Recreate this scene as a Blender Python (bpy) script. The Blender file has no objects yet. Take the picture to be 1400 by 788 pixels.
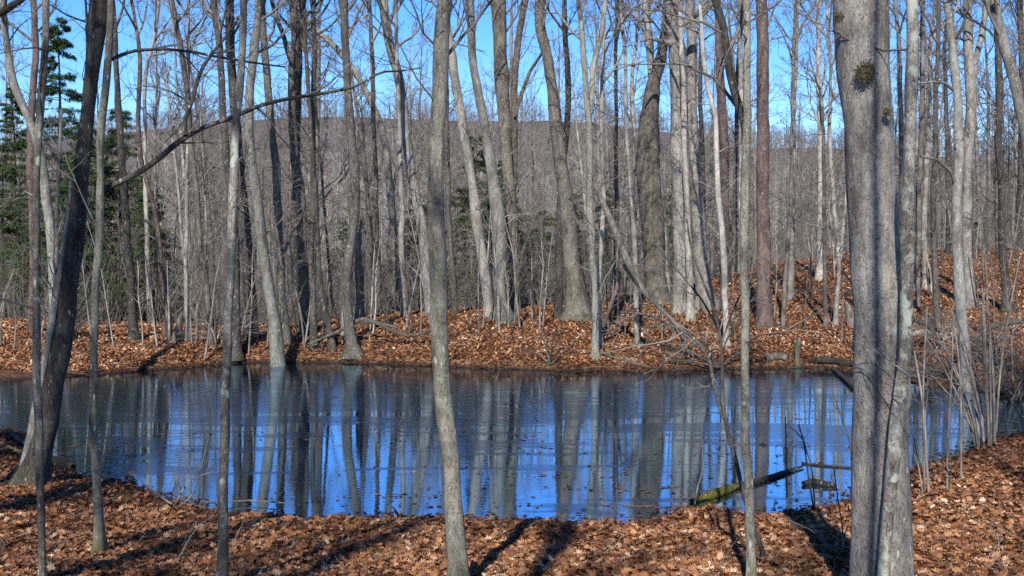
import bpy, math, random
import numpy as np
from mathutils import Vector
R = math.radians
rs = np.random.RandomState(7)

# ------------------------------------------------------------------ camera, sky, sun, exposure
H, F, HZ = 3.5, 1500.0, 340.0                  # eye above the water, focal length in photo pixels, horizon row
PITCH = math.atan((394 - HZ) / F)
S = bpy.context.scene
cam_d = bpy.data.cameras.new('camera'); cam = bpy.data.objects.new('camera', cam_d)
S.collection.objects.link(cam); S.camera = cam
cam_d.sensor_width = 36; cam_d.lens = 36 * F / 1400; cam_d.clip_start = .1; cam_d.clip_end = 9000
cam.location = (0, 0, H); cam.rotation_euler = (R(90) - PITCH, 0, 0)

SUN_EL, SUN_AZ = 37.0, 190.0                   # the sun stands behind the camera, a little to the left
w = bpy.data.worlds.new('World'); S.world = w; w.use_nodes = True
nt = w.node_tree; bg = nt.nodes['Background']
sky = nt.nodes.new('ShaderNodeTexSky'); sky.sky_type = 'NISHITA'; sky.sun_disc = False
sky.sun_elevation = R(SUN_EL); sky.sun_rotation = R(SUN_AZ)
sky.air_density = 1.0; sky.dust_density = .0; sky.ozone_density = 4.0; sky.altitude = 1500
hsv = nt.nodes.new('ShaderNodeHueSaturation'); hsv.inputs['Hue'].default_value = .508; hsv.inputs['Saturation'].default_value = 1.28; hsv.inputs['Value'].default_value = 1.4
# deep clear spring sky: darker towards the zenith than near the horizon
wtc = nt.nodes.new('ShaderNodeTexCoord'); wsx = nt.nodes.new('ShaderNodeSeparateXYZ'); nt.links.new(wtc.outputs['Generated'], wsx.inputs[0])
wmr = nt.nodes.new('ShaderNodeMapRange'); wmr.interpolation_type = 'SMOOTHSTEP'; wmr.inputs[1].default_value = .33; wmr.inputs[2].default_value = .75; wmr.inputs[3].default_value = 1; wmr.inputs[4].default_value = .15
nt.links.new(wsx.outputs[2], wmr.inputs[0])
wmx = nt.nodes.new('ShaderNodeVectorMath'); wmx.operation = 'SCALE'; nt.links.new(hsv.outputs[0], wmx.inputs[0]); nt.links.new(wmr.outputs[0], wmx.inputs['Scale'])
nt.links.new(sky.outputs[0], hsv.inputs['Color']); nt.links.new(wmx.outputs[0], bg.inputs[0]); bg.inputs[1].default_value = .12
sl = bpy.data.lights.new('sun', 'SUN'); sl.energy = 5.0; sl.angle = R(.5); sl.color = (1, .94, .85)
so = bpy.data.objects.new('sun', sl); S.collection.objects.link(so)
sd = Vector((math.sin(R(SUN_AZ)) * math.cos(R(SUN_EL)), math.cos(R(SUN_AZ)) * math.cos(R(SUN_EL)), math.sin(R(SUN_EL))))
so.rotation_euler = sd.to_track_quat('Z', 'Y').to_euler()
S.view_settings.view_transform = 'Standard'; S.view_settings.look = 'None'
S.view_settings.exposure = 0.42; S.view_settings.gamma = 1
S.cycles.max_bounces = 5; S.cycles.diffuse_bounces = 2; S.cycles.glossy_bounces = 3
S.cycles.transparent_max_bounces = 4; S.cycles.use_denoising = False

# ------------------------------------------------------------------ pixel <-> world
cp, sp = math.cos(PITCH), math.sin(PITCH)
def ray(px, py):
    a = (px - 700) / F; b = (394 - py) / F
    return a, cp + b * sp, b * cp - sp         # x, y, z of the viewing ray
def at(px, py, Y):
    a, y, z = ray(px, py); t = Y / y
    return np.array([a * t, Y, H + z * t])
def on_z(px, py, z=0.):
    a, y, dz = ray(px, py); t = (z - H) / dz
    return np.array([a * t, y * t])
def ss(a, b, x):
    t = np.clip((x - a) / (b - a), 0, 1); return t * t * (3 - 2 * t)

# ------------------------------------------------------------------ terrain
near_px = [(-140, 575), (-60, 580), (5, 582), (32, 600), (60, 640), (103, 652), (160, 662), (200, 672), (235, 688), (290, 702), (340, 709),
           (420, 714), (470, 710), (520, 711), (560, 715), (640, 711), (690, 717), (740, 715), (800, 721), (850, 722), (875, 713),
           (920, 703), (965, 701), (1010, 706), (1070, 706), (1120, 700), (1155, 684), (1190, 672), (1230, 650), (1270, 636), (1300, 628), (1340, 606),
           (1380, 601), (1412, 588)]
far_px = [(1424, 572), (1412, 556), (1392, 547), (1330, 536), (1250, 527), (1200, 515), (1165, 507), (1100, 503), (1040, 505), (960, 505),
          (900, 508), (800, 508), (700, 505), (640, 503), (560, 500), (480, 496), (400, 496), (330, 496), (250, 503), (150, 511),
          (5, 522), (-100, 530), (-170, 545)]
pond = np.array([on_z(*p) for p in near_px + far_px])
def sdf(x, y):                                  # > 0 on land
    px, py = pond[:, 0], pond[:, 1]; n = len(pond)
    d = np.full(x.shape, 1e9); ins = np.zeros(x.shape, bool)
    for i in range(n):
        ax, ay = px[i], py[i]; bx, by = px[(i + 1) % n], py[(i + 1) % n]
        ex, ey = bx - ax, by - ay
        t = np.clip(((x - ax) * ex + (y - ay) * ey) / (ex * ex + ey * ey), 0, 1)
        d = np.minimum(d, (x - ax - t * ex) ** 2 + (y - ay - t * ey) ** 2)
        c = ((ay > y) != (by > y)) & (x < (bx - ax) * (y - ay) / (by - ay + 1e-12) + ax)
        ins ^= c
    return np.sqrt(d) * np.where(ins, -1, 1) + .16 * snoise(x, y, 1.1, 21) + .09 * snoise(x, y, .38, 22)
cu = np.array([-400, 0, 200, 300, 400, 550, 650, 750, 850, 950, 1050, 1150, 1300, 1400, 1800.])
cy_ = np.array([455, 452, 461, 466, 462, 441, 433, 427, 414, 396, 368, 352, 346, 344, 340.])
cY = np.array([40, 38, 37, 36, 37, 39, 40, 41, 44, 52, 60, 64, 64, 64, 64.])
cZ = H - (cy_ - HZ) / F * cY
ru = np.array([-900, -200, 0, 160, 300, 450, 600, 750, 880, 1000, 1100, 1250, 1400, 2200.])
rp = np.array([200, 178, 172, 166, 157, 153, 152, 151, 157, 166, 174, 196, 206, 235.])
def snoise(x, y, sc, seed):
    r = np.random.RandomState(seed); o = 0
    for k in range(5):
        a = r.uniform(0, 6.28); f = r.uniform(.6, 1.7) / sc
        o = o + np.sin((x * math.cos(a) + y * math.sin(a)) * f * 6.28 + r.uniform(0, 6.28))
    return o / 5
def ground(x, y):
    x = np.asarray(x, float); y = np.asarray(y, float)
    d = sdf(x, y)
    yy = np.maximum(y, 6.); u = np.clip(700 + F * x / yy, -900, 2200)
    zc = np.interp(u, cu, cZ); Yc = np.interp(u, cu, cY)
    near = np.clip(.13 * d, 0, 2.3)
    Ys = 31.
    s = np.clip((y - Ys) / (Yc - Ys), 0, 1); e = 1 - (1 - s) ** 1.5
    far = np.minimum(zc * e + .12 * ss(0, 1.5, d), .5 * np.maximum(d, 0) + .02)
    far = far - ss(Yc, Yc + 35, y) * (1.5 + zc)
    ridge = (HZ - np.interp(u, ru, rp)) / F * 400 + 3.5 - 7
    far = far + ss(120, 400, y) * (ridge + 1.5) * (1 + .1 * snoise(x, y, 160, 3)) - ss(430, 2500, y) * (ridge - 8) * .5
    z = near * (1 - ss(18, 30, y)) + far * ss(18, 30, y)
    lip = .05 * ss(0, .25, d)
    bump = (.05 * snoise(x, y, 3.1, 1) + .025 * snoise(x, y, .9, 2)) * ss(.1, 1.5, d)
    z = z + lip + bump
    zin = np.maximum(-.22 * -d, -.9) - .01
    return np.where(d > 0, z, zin)
def hit(px, py, Y0=3., Y1=110.):
    Ys = np.arange(Y0, Y1, .05); a, y, dz = ray(px, py)
    X = a / y * Ys; Z = H + dz / y * Ys
    g = ground(X, Ys); k = np.where((Z <= g) | (Z <= 0))[0]
    return float(Ys[k[0]]) if len(k) else Y1

# ------------------------------------------------------------------ mesh helpers
def mesh_np(name, V, Q, mat, parent=None, smooth=True, attr=None, loc=None, uv=None):
    """V (n,3), Q (m,k) faces of equal size"""
    me = bpy.data.meshes.new(name)
    V = np.ascontiguousarray(V, np.float32); Q = np.ascontiguousarray(Q, np.int32)
    me.vertices.add(len(V)); me.vertices.foreach_set('co', V.ravel())
    m, k = Q.shape
    me.loops.add(m * k); me.loops.foreach_set('vertex_index', Q.ravel())
    me.polygons.add(m); me.polygons.foreach_set('loop_start', np.arange(0, m * k, k, dtype=np.int32))
    me.polygons.foreach_set('use_smooth', np.full(m, smooth))
    me.update(calc_edges=True)
    if attr is not None:
        a = me.attributes.new('tone', 'FLOAT', 'POINT'); a.data.foreach_set('value', np.ascontiguousarray(attr, np.float32))
    me.materials.append(mat)
    o = bpy.data.objects.new(name, me); S.collection.objects.link(o)
    if parent: o.parent = parent
    if loc is not None: o.location = loc
    return o
def nrm(v): return v / (np.linalg.norm(v, axis=-1, keepdims=True) + 1e-9)
def tubes(P, Rd, sides, lobes=None, cap=True):
    """P (N,K,3), Rd (N,K) -> verts, quads"""
    P = np.asarray(P, float); Rd = np.asarray(Rd, float)
    N, K, _ = P.shape
    T = np.empty_like(P); T[:, 1:-1] = P[:, 2:] - P[:, :-2]; T[:, 0] = P[:, 1] - P[:, 0]; T[:, -1] = P[:, -1] - P[:, -2]
    T = nrm(T); av = nrm(P[:, -1] - P[:, 0])
    ref = np.where(np.abs(av[:, 2:3]) > .8, np.array([[1., .2, 0]]), np.array([[0, 0, 1.]]))
    n1 = nrm(ref[:, None] - (ref[:, None] * T).sum(-1, keepdims=True) * T); n2 = np.cross(T, n1)
    a = np.arange(sides) / sides * 2 * math.pi
    rr = Rd[:, :, None] * (np.ones((1, 1, sides)) if lobes is None else lobes)
    V = P[:, :, None] + rr[..., None] * (np.cos(a)[None, None, :, None] * n1[:, :, None] + np.sin(a)[None, None, :, None] * n2[:, :, None])
    V = V.reshape(-1, 3)
    i = (np.arange(N) * K * sides)[:, None, None] + (np.arange(K - 1) * sides)[None, :, None]
    j = np.arange(sides)[None, None, :]; j2 = (j + 1) % sides
    Q = np.stack([i + j, i + j2, i + sides + j2, i + sides + j], -1).reshape(-1, 4)
    return V, Q
def join(parts):
    vs, qs, n = [], [], 0
    for v, q in parts:
        vs.append(v); qs.append(q + n); n += len(v)
    return np.concatenate(vs), np.concatenate(qs)
def sample(P, Rd, t):
    """P (N,K,3), t (N,M) in 0..1 -> point, tangent, radius (N,M,..)"""
    N, K, _ = P.shape; f = t * (K - 1); i = np.minimum(f.astype(int), K - 2); w_ = (f - i)[..., None]
    n = np.arange(N)[:, None]
    a, b = P[n, i], P[n, i + 1]
    return a + (b - a) * w_, nrm(b - a), Rd[n, i] * (1 - w_[..., 0]) + Rd[n, i + 1] * w_[..., 0]
def grow(r, P, Rd, m, t0, t1, L, ang, K, up=.08, wig=.16, rf=.5, rmin=.003, lvar=.4, taper=.75, rcap=1e9):
    N = len(P)
    t = t0 + (t1 - t0) * (np.arange(m)[None] + r.rand(N, m)) / m
    p, T, rad = sample(P, Rd, t)
    az = r.rand(N, m) * 6.283
    ref = r.randn(N, m, 3); e1 = nrm(ref - (ref * T).sum(-1, keepdims=True) * T)
    A = R(ang) * (1 + .3 * r.randn(N, m))[..., None]
    D = nrm(np.cos(A) * T + np.sin(A) * e1)
    ln = (np.asarray(L).reshape(-1, 1) if np.ndim(L) else L) * (1 - .55 * (t - t0) / (t1 - t0 + 1e-6)) * (1 + lvar * (r.rand(N, m) - .5) * 2)
    r0 = np.minimum(np.minimum(rad * .75, np.maximum(ln * rf * .03, rmin)), rcap)
    p = p.reshape(-1, 3); D = D.reshape(-1, 3); ln = ln.reshape(-1); r0 = r0.reshape(-1)
    out = np.empty((len(p), K, 3)); out[:, 0] = p; st = (ln / (K - 1))[:, None]
    for k in range(1, K):
        out[:, k] = out[:, k - 1] + D * st
        D = nrm(D + np.array([0, 0, up]) + wig * r.randn(len(p), 3))
    rr = np.maximum(r0[:, None] * (1 - taper * np.linspace(0, 1, K)[None]), rmin * .7)
    return out, rr, ln

def link_thing(name, loc, label, cat, group=None):
    o = bpy.data.objects.new(name, None); S.collection.objects.link(o); o.location = loc; o.empty_display_size = .3
    o['label'] = label; o['category'] = cat
    if group: o['group'] = group
    return o
def tagm(o, label=None, cat=None, group=None, kind=None):
    if label: o['label'] = label
    if cat: o['category'] = cat
    if group: o['group'] = group
    if kind: o['kind'] = kind
    return o

# ------------------------------------------------------------------ materials
class NT:
    def __init__(s, name):
        s.m = bpy.data.materials.new(name); s.m.use_nodes = True; s.t = s.m.node_tree; s.n = s.t.nodes
        s.b = s.n['Principled BSDF']; s.b.inputs['Specular IOR Level'].default_value = .25
    def new(s, ty, **kw):
        n = s.n.new(ty)
        for k, v in kw.items():
            if k in n.inputs.keys(): n.inputs[k].default_value = v
            else: setattr(n, k, v)
        return n
    def ln(s, a, b): s.t.links.new(a, b)
    def noise(s, vec, scale, detail=4, rough=.55, dist=0):
        n = s.new('ShaderNodeTexNoise'); n.inputs['Scale'].default_value = scale; n.inputs['Detail'].default_value = detail
        n.inputs['Roughness'].default_value = rough; n.inputs['Distortion'].default_value = dist
        s.ln(vec, n.inputs['Vector']); return n.outputs[0]
    def ramp(s, fac, stops):
        n = s.new('ShaderNodeValToRGB'); e = n.color_ramp.elements
        while len(e) < len(stops): e.new(.5)
        for q, (p, c) in zip(e, stops):
            q.position = p; q.color = (c, c, c, 1) if np.isscalar(c) else (*c, 1)
        s.ln(fac, n.inputs[0]); return n.outputs[0]
    def mix(s, fac, a, b, mode='MIX'):
        n = s.new('ShaderNodeMix', data_type='RGBA', blend_type=mode)
        for sock, v in ((n.inputs[0], fac), (n.inputs[6], a), (n.inputs[7], b)):
            if isinstance(v, (int, float)): sock.default_value = v
            elif isinstance(v, tuple): sock.default_value = (*v, 1)
            else: s.ln(v, sock)
        return n.outputs[2]
    def math(s, op, a, b=0.):
        n = s.new('ShaderNodeMath', operation=op)
        for i, v in ((0, a), (1, b)):
            if isinstance(v, (int, float)): n.inputs[i].default_value = v
            else: s.ln(v, n.inputs[i])
        return n.outputs[0]
    def mapv(s, vec, sc):
        n = s.new('ShaderNodeMapping'); n.inputs['Scale'].default_value = sc; s.ln(vec, n.inputs[0]); return n.outputs[0]
    def bump(s, h, strength, dist):
        n = s.new('ShaderNodeBump'); n.inputs['Strength'].default_value = strength; n.inputs['Distance'].default_value = dist
        s.ln(h, n.inputs['Height']); s.ln(n.outputs[0], s.b.inputs['Normal'])
    def objvec(s):
        tc = s.new('ShaderNodeTexCoord'); oi = s.new('ShaderNodeObjectInfo')
        v = s.new('ShaderNodeVectorMath', operation='SCALE'); v.inputs[0].default_value = (17., 31., 7.); s.ln(oi.outputs['Random'], v.inputs['Scale'])
        a = s.new('ShaderNodeVectorMath', operation='ADD'); s.ln(tc.outputs['Object'], a.inputs[0]); s.ln(v.outputs[0], a.inputs[1])
        return a.outputs[0], tc.outputs['Object'], oi.outputs['Random']

def bark(name, dark, mid, light, lich=(.30, .33, .26), lich_amt=.5, white=0., moss=.12, blotch=0., bump=.5, fine=1., pits=0., gain=.68):
    dark, mid, light, lich = [tuple(q * gain for q in k) for k in (dark, mid, light, lich)]  # tones scaled by gain; the low default stands in for crown shade
    dark = tuple(q * .6 for q in dark); light = tuple(q * 1.3 for q in light)
    s = NT(name); v, raw, rnd = s.objvec()
    vf = s.mapv(v, (1, 1, .28))
    f1 = s.noise(vf, 26 * fine, 8, .72, .6)
    f2 = s.noise(s.mapv(v, (1, 1, .5)), 90, 3, .6)
    c = s.ramp(f1, [(.30, dark), (.47, mid), (.66, light)])
    c = s.mix(.35, c, s.ramp(f2, [(.35, dark), (.62, light)]))
    c = s.mix(s.ramp(s.noise(s.mapv(v, (1, 1, .35)), 3.5, 6, .68, .5), [(.40, .62), (.58, 0.)]), c, tuple(q * .8 for q in dark))
    # broad lichen patches
    f3 = s.noise(v, 8, 8, .74, .3)
    c = s.mix(s.ramp(f3, [(.60 - .16 * lich_amt, 0.), (.72 - .16 * lich_amt, .7)]), c, s.mix(f2, lich, tuple(min(1, q * 1.5) for q in lich)))
    if blotch:                                     # damp dark bark in bands up the stem
        f4 = s.noise(s.mapv(v, (1, 1, .5)), 3.2, 4, .6, .5)
        c = s.mix(s.ramp(f4, [(.50, 0.), (.56, blotch)]), c, tuple(q * .35 for q in dark))
    # white crust lichen flecks
    vo = s.new('ShaderNodeTexVoronoi'); vo.inputs['Scale'].default_value = 22; s.ln(vf, vo.inputs['Vector'])
    wn = s.noise(v, 9, 3, .5)
    m = s.math('MULTIPLY', s.ramp(vo.outputs['Distance'], [(.16, 1.), (.26, 0.)]), s.ramp(wn, [(.5, 0.), (.6, .75)]))
    c = s.mix(m, c, (.5, .5, .46))
    v2 = s.new('ShaderNodeTexVoronoi'); v2.inputs['Scale'].default_value = 55; s.ln(s.mapv(v, (1, 1, .7)), v2.inputs['Vector'])
    pn = s.noise(v, 14, 4, .6)
    pm = s.math('MULTIPLY', s.ramp(v2.outputs['Distance'], [(.20, 1.), (.34, 0.)]), s.ramp(pn, [(.42, .15), (.6, .85)]))
    c = s.mix(pm, c, tuple(q * .5 for q in dark))
    if white:
        f5 = s.noise(s.mapv(v, (1, 1, .75)), 6.5, 3, .45, .3)
        c = s.mix(s.ramp(f5, [(.67 - .07 * white, 0.), (.72 - .07 * white, .8)]), c, (.44, .48, .41))
    # moss at the foot
    sx = s.new('ShaderNodeSeparateXYZ'); s.ln(raw, sx.inputs[0])
    z = s.math('ADD', sx.outputs[2], s.math('MULTIPLY', s.noise(v, 7, 3), -.5))
    mz = s.new('ShaderNodeMapRange'); mz.inputs[1].default_value = .10; mz.inputs[2].default_value = -.2
    mz.inputs[3].default_value = 0; mz.inputs[4].default_value = moss; s.ln(z, mz.inputs[0])
    c = s.mix(mz.outputs[0], c, s.mix(f2, (.05, .05, .015), (.12, .11, .03)))
    hs = s.new('ShaderNodeHueSaturation'); s.ln(c, hs.inputs['Color'])
    s.ln(s.math('ADD', s.math('MULTIPLY', rnd, .3), .85), hs.inputs['Value'])
    s.ln(hs.outputs[0], s.b.inputs['Base Color']); s.b.inputs['Roughness'].default_value = .88
    h = s.math('ADD', f1, s.math('MULTIPLY', f2, .35))
    s.bump(h, bump, .02)
    return s.m

M = {}
M['lichen'] = bark('bark_lichen_grey', (.09, .08, .06), (.24, .225, .185), (.38, .36, .30), (.25, .28, .225), .6, moss=.25, gain=.88, bump=.7)
M['beech'] = bark('bark_smooth_grey', (.13, .12, .10), (.27, .255, .225), (.40, .385, .35), (.34, .36, .31), .4, bump=.25, gain=.72)
M['maple'] = bark('bark_pinkish_grey', (.12, .105, .09), (.29, .268, .242), (.42, .395, .36), (.36, .38, .34), .3, bump=.85, gain=0.9)
M['oak'] = bark('bark_furrowed_brown', (.07, .058, .045), (.20, .175, .145), (.33, .295, .25), (.27, .28, .22), .4, bump=.9, gain=0.6)
M['dark'] = bark('bark_dark_and_shaded', (.022, .019, .017), (.065, .056, .050), (.16, .145, .13), (.20, .20, .18), .2, moss=.2, bump=.8)  # dark bark; on the left trunks the colour also holds crown shade
M['mid'] = bark('bark_mid_brown', (.05, .043, .036), (.135, .12, .10), (.25, .225, .195), (.24, .25, .21), .35, moss=.15, bump=.6, gain=0.6)
M['footmoss'] = bark('bark_grey_mossy_foot', (.08, .072, .06), (.19, .18, .15), (.31, .30, .26), (.24, .26, .21), .5, moss=.8, gain=.82)
M['speckled'] = bark('bark_grey_speckled', (.07, .062, .052), (.20, .185, .16), (.33, .31, .275), (.33, .34, .30), .55, white=.35, blotch=.5, bump=.5, gain=.95)
M['mottled'] = bark('bark_black_white', (.05, .045, .038), (.25, .235, .205), (.40, .38, .34), (.36, .37, .32), .6, white=1.1, blotch=.35, bump=.6, gain=1.1)
M['red'] = bark('bark_reddish_brown', (.06, .038, .034), (.17, .115, .10), (.27, .20, .18), (.24, .22, .20), .1, bump=.7)
M['pale'] = bark('bark_pale_cream', (.22, .19, .155), (.42, .38, .33), (.56, .52, .47), (.45, .46, .41), .3, bump=.3, moss=.2, gain=0.85)
M['deadwood'] = bark('wood_weathered', (.06, .048, .038), (.20, .17, .14), (.38, .34, .29), (.3, .3, .25), .1, moss=.0, bump=.6)
M['wetlog'] = bark('wood_wet_black', (.012, .010, .008), (.035, .030, .025), (.10, .088, .07), (.15, .15, .12), .0, moss=.0, bump=.7)
M['mossy'] = bark('moss_yellow_green', (.045, .042, .008), (.13, .125, .015), (.26, .23, .03), (.2, .2, .03), .2, moss=.0, bump=1., gain=.85)

def plain(name, stops, scale=8, rough=.9, bump=0.):
    s = NT(name); v, raw, rnd = s.objvec()
    f = s.noise(v, scale, 4, .6); c = s.ramp(f, stops)
    hs = s.new('ShaderNodeHueSaturation'); s.ln(c, hs.inputs['Color'])
    s.ln(s.math('ADD', s.math('MULTIPLY', rnd, .5), .75), hs.inputs['Value']); s.ln(hs.outputs[0], s.b.inputs['Base Color'])
    s.b.inputs['Roughness'].default_value = rough
    if bump: s.bump(f, bump, .02)
    return s.m
M['twig'] = plain('twig_grey', [(.35, (.09, .078, .068)), (.65, (.26, .235, .21))], 3)
M['twig_dark'] = plain('twig_dark', [(.35, (.03, .026, .023)), (.65, (.12, .105, .09))], 3)
M['bg_pale'] = plain('bark_background_pale', [(.3, (.09, .08, .07)), (.5, (.22, .205, .18)), (.68, (.36, .34, .31))], 2.2, bump=.3)
M['bg_mid'] = plain('bark_background_brown', [(.3, (.035, .03, .027)), (.5, (.11, .098, .085)), (.7, (.23, .21, .185))], 2.2, bump=.3)
M['torn'] = plain('torn_wood_orange', [(.35, (.20, .075, .03)), (.55, (.45, .22, .10)), (.7, (.55, .42, .3))], 14, bump=.6)

def leafmat():
    s = NT('dead_leaf'); a = s.new('ShaderNodeAttribute', attribute_name='tone')
    tc = s.new('ShaderNodeTexCoord')
    c = s.ramp(a.outputs['Fac'], [(0., (.018, .009, .006)), (.16, (.065, .026, .013)), (.38, (.20, .078, .032)), (.62, (.36, .155, .066)),
                                  (.82, (.50, .26, .125)), (.95, (.62, .41, .25)), (1., (.78, .62, .46))])
    n = s.noise(tc.outputs['Object'], 30, 3)
    c = s.mix(s.ramp(n, [(.3, 0.), (.7, .35)]), c, (.10, .048, .026))
    n2 = s.noise(tc.outputs['Object'], 7, 2)
    c = s.mix(s.ramp(n2, [(.36, .55), (.48, 0.)]), c, s.mix(.5, c, (.23, .17, .15)))
    c = s.mix(s.ramp(n2, [(.56, 0.), (.66, .4)]), c, s.mix(.5, c, (.36, .22, .07)))
    s.ln(c, s.b.inputs['Base Color']); s.b.inputs['Roughness'].default_value = .5
    return s.m
M['leaf'] = leafmat()
def soilmat():
    s = NT('leaf_mould_ground'); tc = s.new('ShaderNodeTexCoord'); v = tc.outputs['Object']
    vo = s.new('ShaderNodeTexVoronoi'); vo.inputs['Scale'].default_value = 13; vo.inputs['Randomness'].default_value = 1
    s.ln(v, vo.inputs['Vector']); bw = s.new('ShaderNodeSeparateColor'); s.ln(vo.outputs['Color'], bw.inputs[0])
    c = s.ramp(bw.outputs[0], [(0., (.03, .014, .009)), (.35, (.09, .040, .020)), (.7, (.19, .088, .043)), (1., (.33, .18, .095))])
    n = s.noise(v, .55, 5, .6)
    c = s.mix(s.ramp(n, [(.45, 0.), (.7, .4)]), c, (.045, .028, .018))
    # wet dark mud where the ground meets the water, forest grey-brown far off
    sx = s.new('ShaderNodeSeparateXYZ'); s.ln(v, sx.inputs[0])
    wet = s.new('ShaderNodeMapRange'); wet.inputs[1].default_value = .17; wet.inputs[2].default_value = .05
    s.ln(s.math('ADD', sx.outputs[2], s.math('MULTIPLY', n, .06)), wet.inputs[0])
    c = s.mix(s.math('MULTIPLY', wet.outputs[0], .85), c, (.012, .009, .007))
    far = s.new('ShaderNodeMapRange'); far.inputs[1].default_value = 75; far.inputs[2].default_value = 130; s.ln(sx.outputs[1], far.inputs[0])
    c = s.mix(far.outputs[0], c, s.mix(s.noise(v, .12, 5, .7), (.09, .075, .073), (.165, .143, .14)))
    s.ln(c, s.b.inputs['Base Color']); s.b.inputs['Roughness'].default_value = .9
    s.bump(vo.outputs['Distance'], .5, .05)
    return s.m
M['soil'] = soilmat()

# ------------------------------------------------------------------ ground sheet
def axis(lo, hi, c, fine, n):
    k = math.asinh((hi - c) / fine); k2 = math.asinh((c - lo) / fine)
    t = np.linspace(-k2, k, n); return c + fine * np.sinh(t)
gx = axis(-1800, 1800, 0, 7., 620); gy = axis(-300, 3000, 22, 9., 620)
GX, GY = np.meshgrid(gx, gy); GZ = ground(GX.ravel(), GY.ravel())
nx = len(gx); ii = (np.arange(len(gy) - 1)[:, None] * nx + np.arange(nx - 1)[None]).ravel()
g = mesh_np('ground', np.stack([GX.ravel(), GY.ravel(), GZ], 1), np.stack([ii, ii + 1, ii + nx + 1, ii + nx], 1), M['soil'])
tagm(g, 'forest floor of brown leaf mould rising to a far ridge', kind='structure')

# ------------------------------------------------------------------ water with thin ice
def watermat():
    s = NT('pond_water'); tc = s.new('ShaderNodeTexCoord'); v = tc.outputs['Object']
    # ice film: long streaks across the pond, nearly closed towards the far shore
    sx = s.new('ShaderNodeSeparateXYZ'); s.ln(v, sx.inputs[0])
    n1 = s.noise(s.mapv(v, (.16, .55, 1)), 1.0, 5, .62, .8)
    n2 = s.noise(s.mapv(v, (.5, 3.2, 1)), 1.2, 4, .6, .5)
    rng = s.new('ShaderNodeMapRange'); rng.inputs[1].default_value = 15; rng.inputs[2].default_value = 26
    rng.inputs[3].default_value = -.12; rng.inputs[4].default_value = .09; s.ln(sx.outputs[1], rng.inputs[0])
    f = s.math('ADD', s.math('ADD', n1, rng.outputs[0]), s.math('MULTIPLY', s.math('SUBTRACT', n2, .5), .45))
    ice = s.ramp(f, [(.50, 0.), (.512, 1.)])
    s.n.remove(s.b)
    out = s.n['Material Output']
    fr = s.new('ShaderNodeFresnel'); fr.inputs['IOR'].default_value = 3.4
    rp_ = s.noise(s.mapv(v, (1.5, 5., 1)), 2.2, 3, .5); rp2 = s.noise(s.mapv(v, (.9, 4., 1)), 9., 3, .6)
    b1 = s.new('ShaderNodeBump'); b1.inputs['Strength'].default_value = .06; b1.inputs['Distance'].default_value = .02; s.ln(rp_, b1.inputs['Height'])
    b2 = s.new('ShaderNodeBump'); b2.inputs['Strength'].default_value = .07; b2.inputs['Distance'].default_value = .012
    s.ln(s.math('ADD', rp2, s.math('MULTIPLY', ice, .6)), b2.inputs['Height'])
    g1 = s.new('ShaderNodeBsdfGlossy'); g1.inputs['Roughness'].default_value = .012; g1.inputs['Color'].default_value = (.58, .78, 1, 1); s.ln(b1.outputs[0], g1.inputs['Normal'])
    g2 = s.new('ShaderNodeBsdfGlossy'); g2.inputs['Color'].default_value = (.52, .69, .92, 1); s.ln(b2.outputs[0], g2.inputs['Normal'])
    s.ln(s.ramp(n2, [(.3, .05), (.7, .13)]), g2.inputs['Roughness'])
    d1 = s.new('ShaderNodeBsdfDiffuse'); d1.inputs['Color'].default_value = (.010, .010, .009, 1)
    d2 = s.new('ShaderNodeBsdfDiffuse'); d2.inputs['Color'].default_value = (.009, .010, .013, 1)
    m1 = s.new('ShaderNodeMixShader'); s.ln(s.math('MINIMUM', s.math('MULTIPLY', fr.outputs[0], 2.0), .95), m1.inputs[0]); s.ln(d1.outputs[0], m1.inputs[1]); s.ln(g1.outputs[0], m1.inputs[2])
    m2 = s.new('ShaderNodeMixShader'); s.ln(s.math('MINIMUM', s.math('MULTIPLY', fr.outputs[0], 1.6), .9), m2.inputs[0]); s.ln(d2.outputs[0], m2.inputs[1]); s.ln(g2.outputs[0], m2.inputs[2])
    m3 = s.new('ShaderNodeMixShader'); s.ln(ice, m3.inputs[0]); s.ln(m1.outputs[0], m3.inputs[1]); s.ln(m2.outputs[0], m3.inputs[2])
    s.ln(m3.outputs[0], out.inputs['Surface'])
    return s.m
M['water'] = watermat()
x0, x1 = pond[:, 0].min() - .5, pond[:, 0].max() + .5; y0, y1 = pond[:, 1].min() - .5, pond[:, 1].max() + .5
wx = np.linspace(x0, x1, 60); wy = np.linspace(y0, y1, 50); WX, WY = np.meshgrid(wx, wy)
ii = (np.arange(49)[:, None] * 60 + np.arange(59)[None]).ravel()
wo = mesh_np('water', np.stack([WX.ravel(), WY.ravel(), 0 * WX.ravel()], 1), np.stack([ii, ii + 1, ii + 61, ii + 60], 1), M['water'])
tagm(wo, 'dark pond with bands of thin ice reflecting blue sky', kind='structure')

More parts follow.
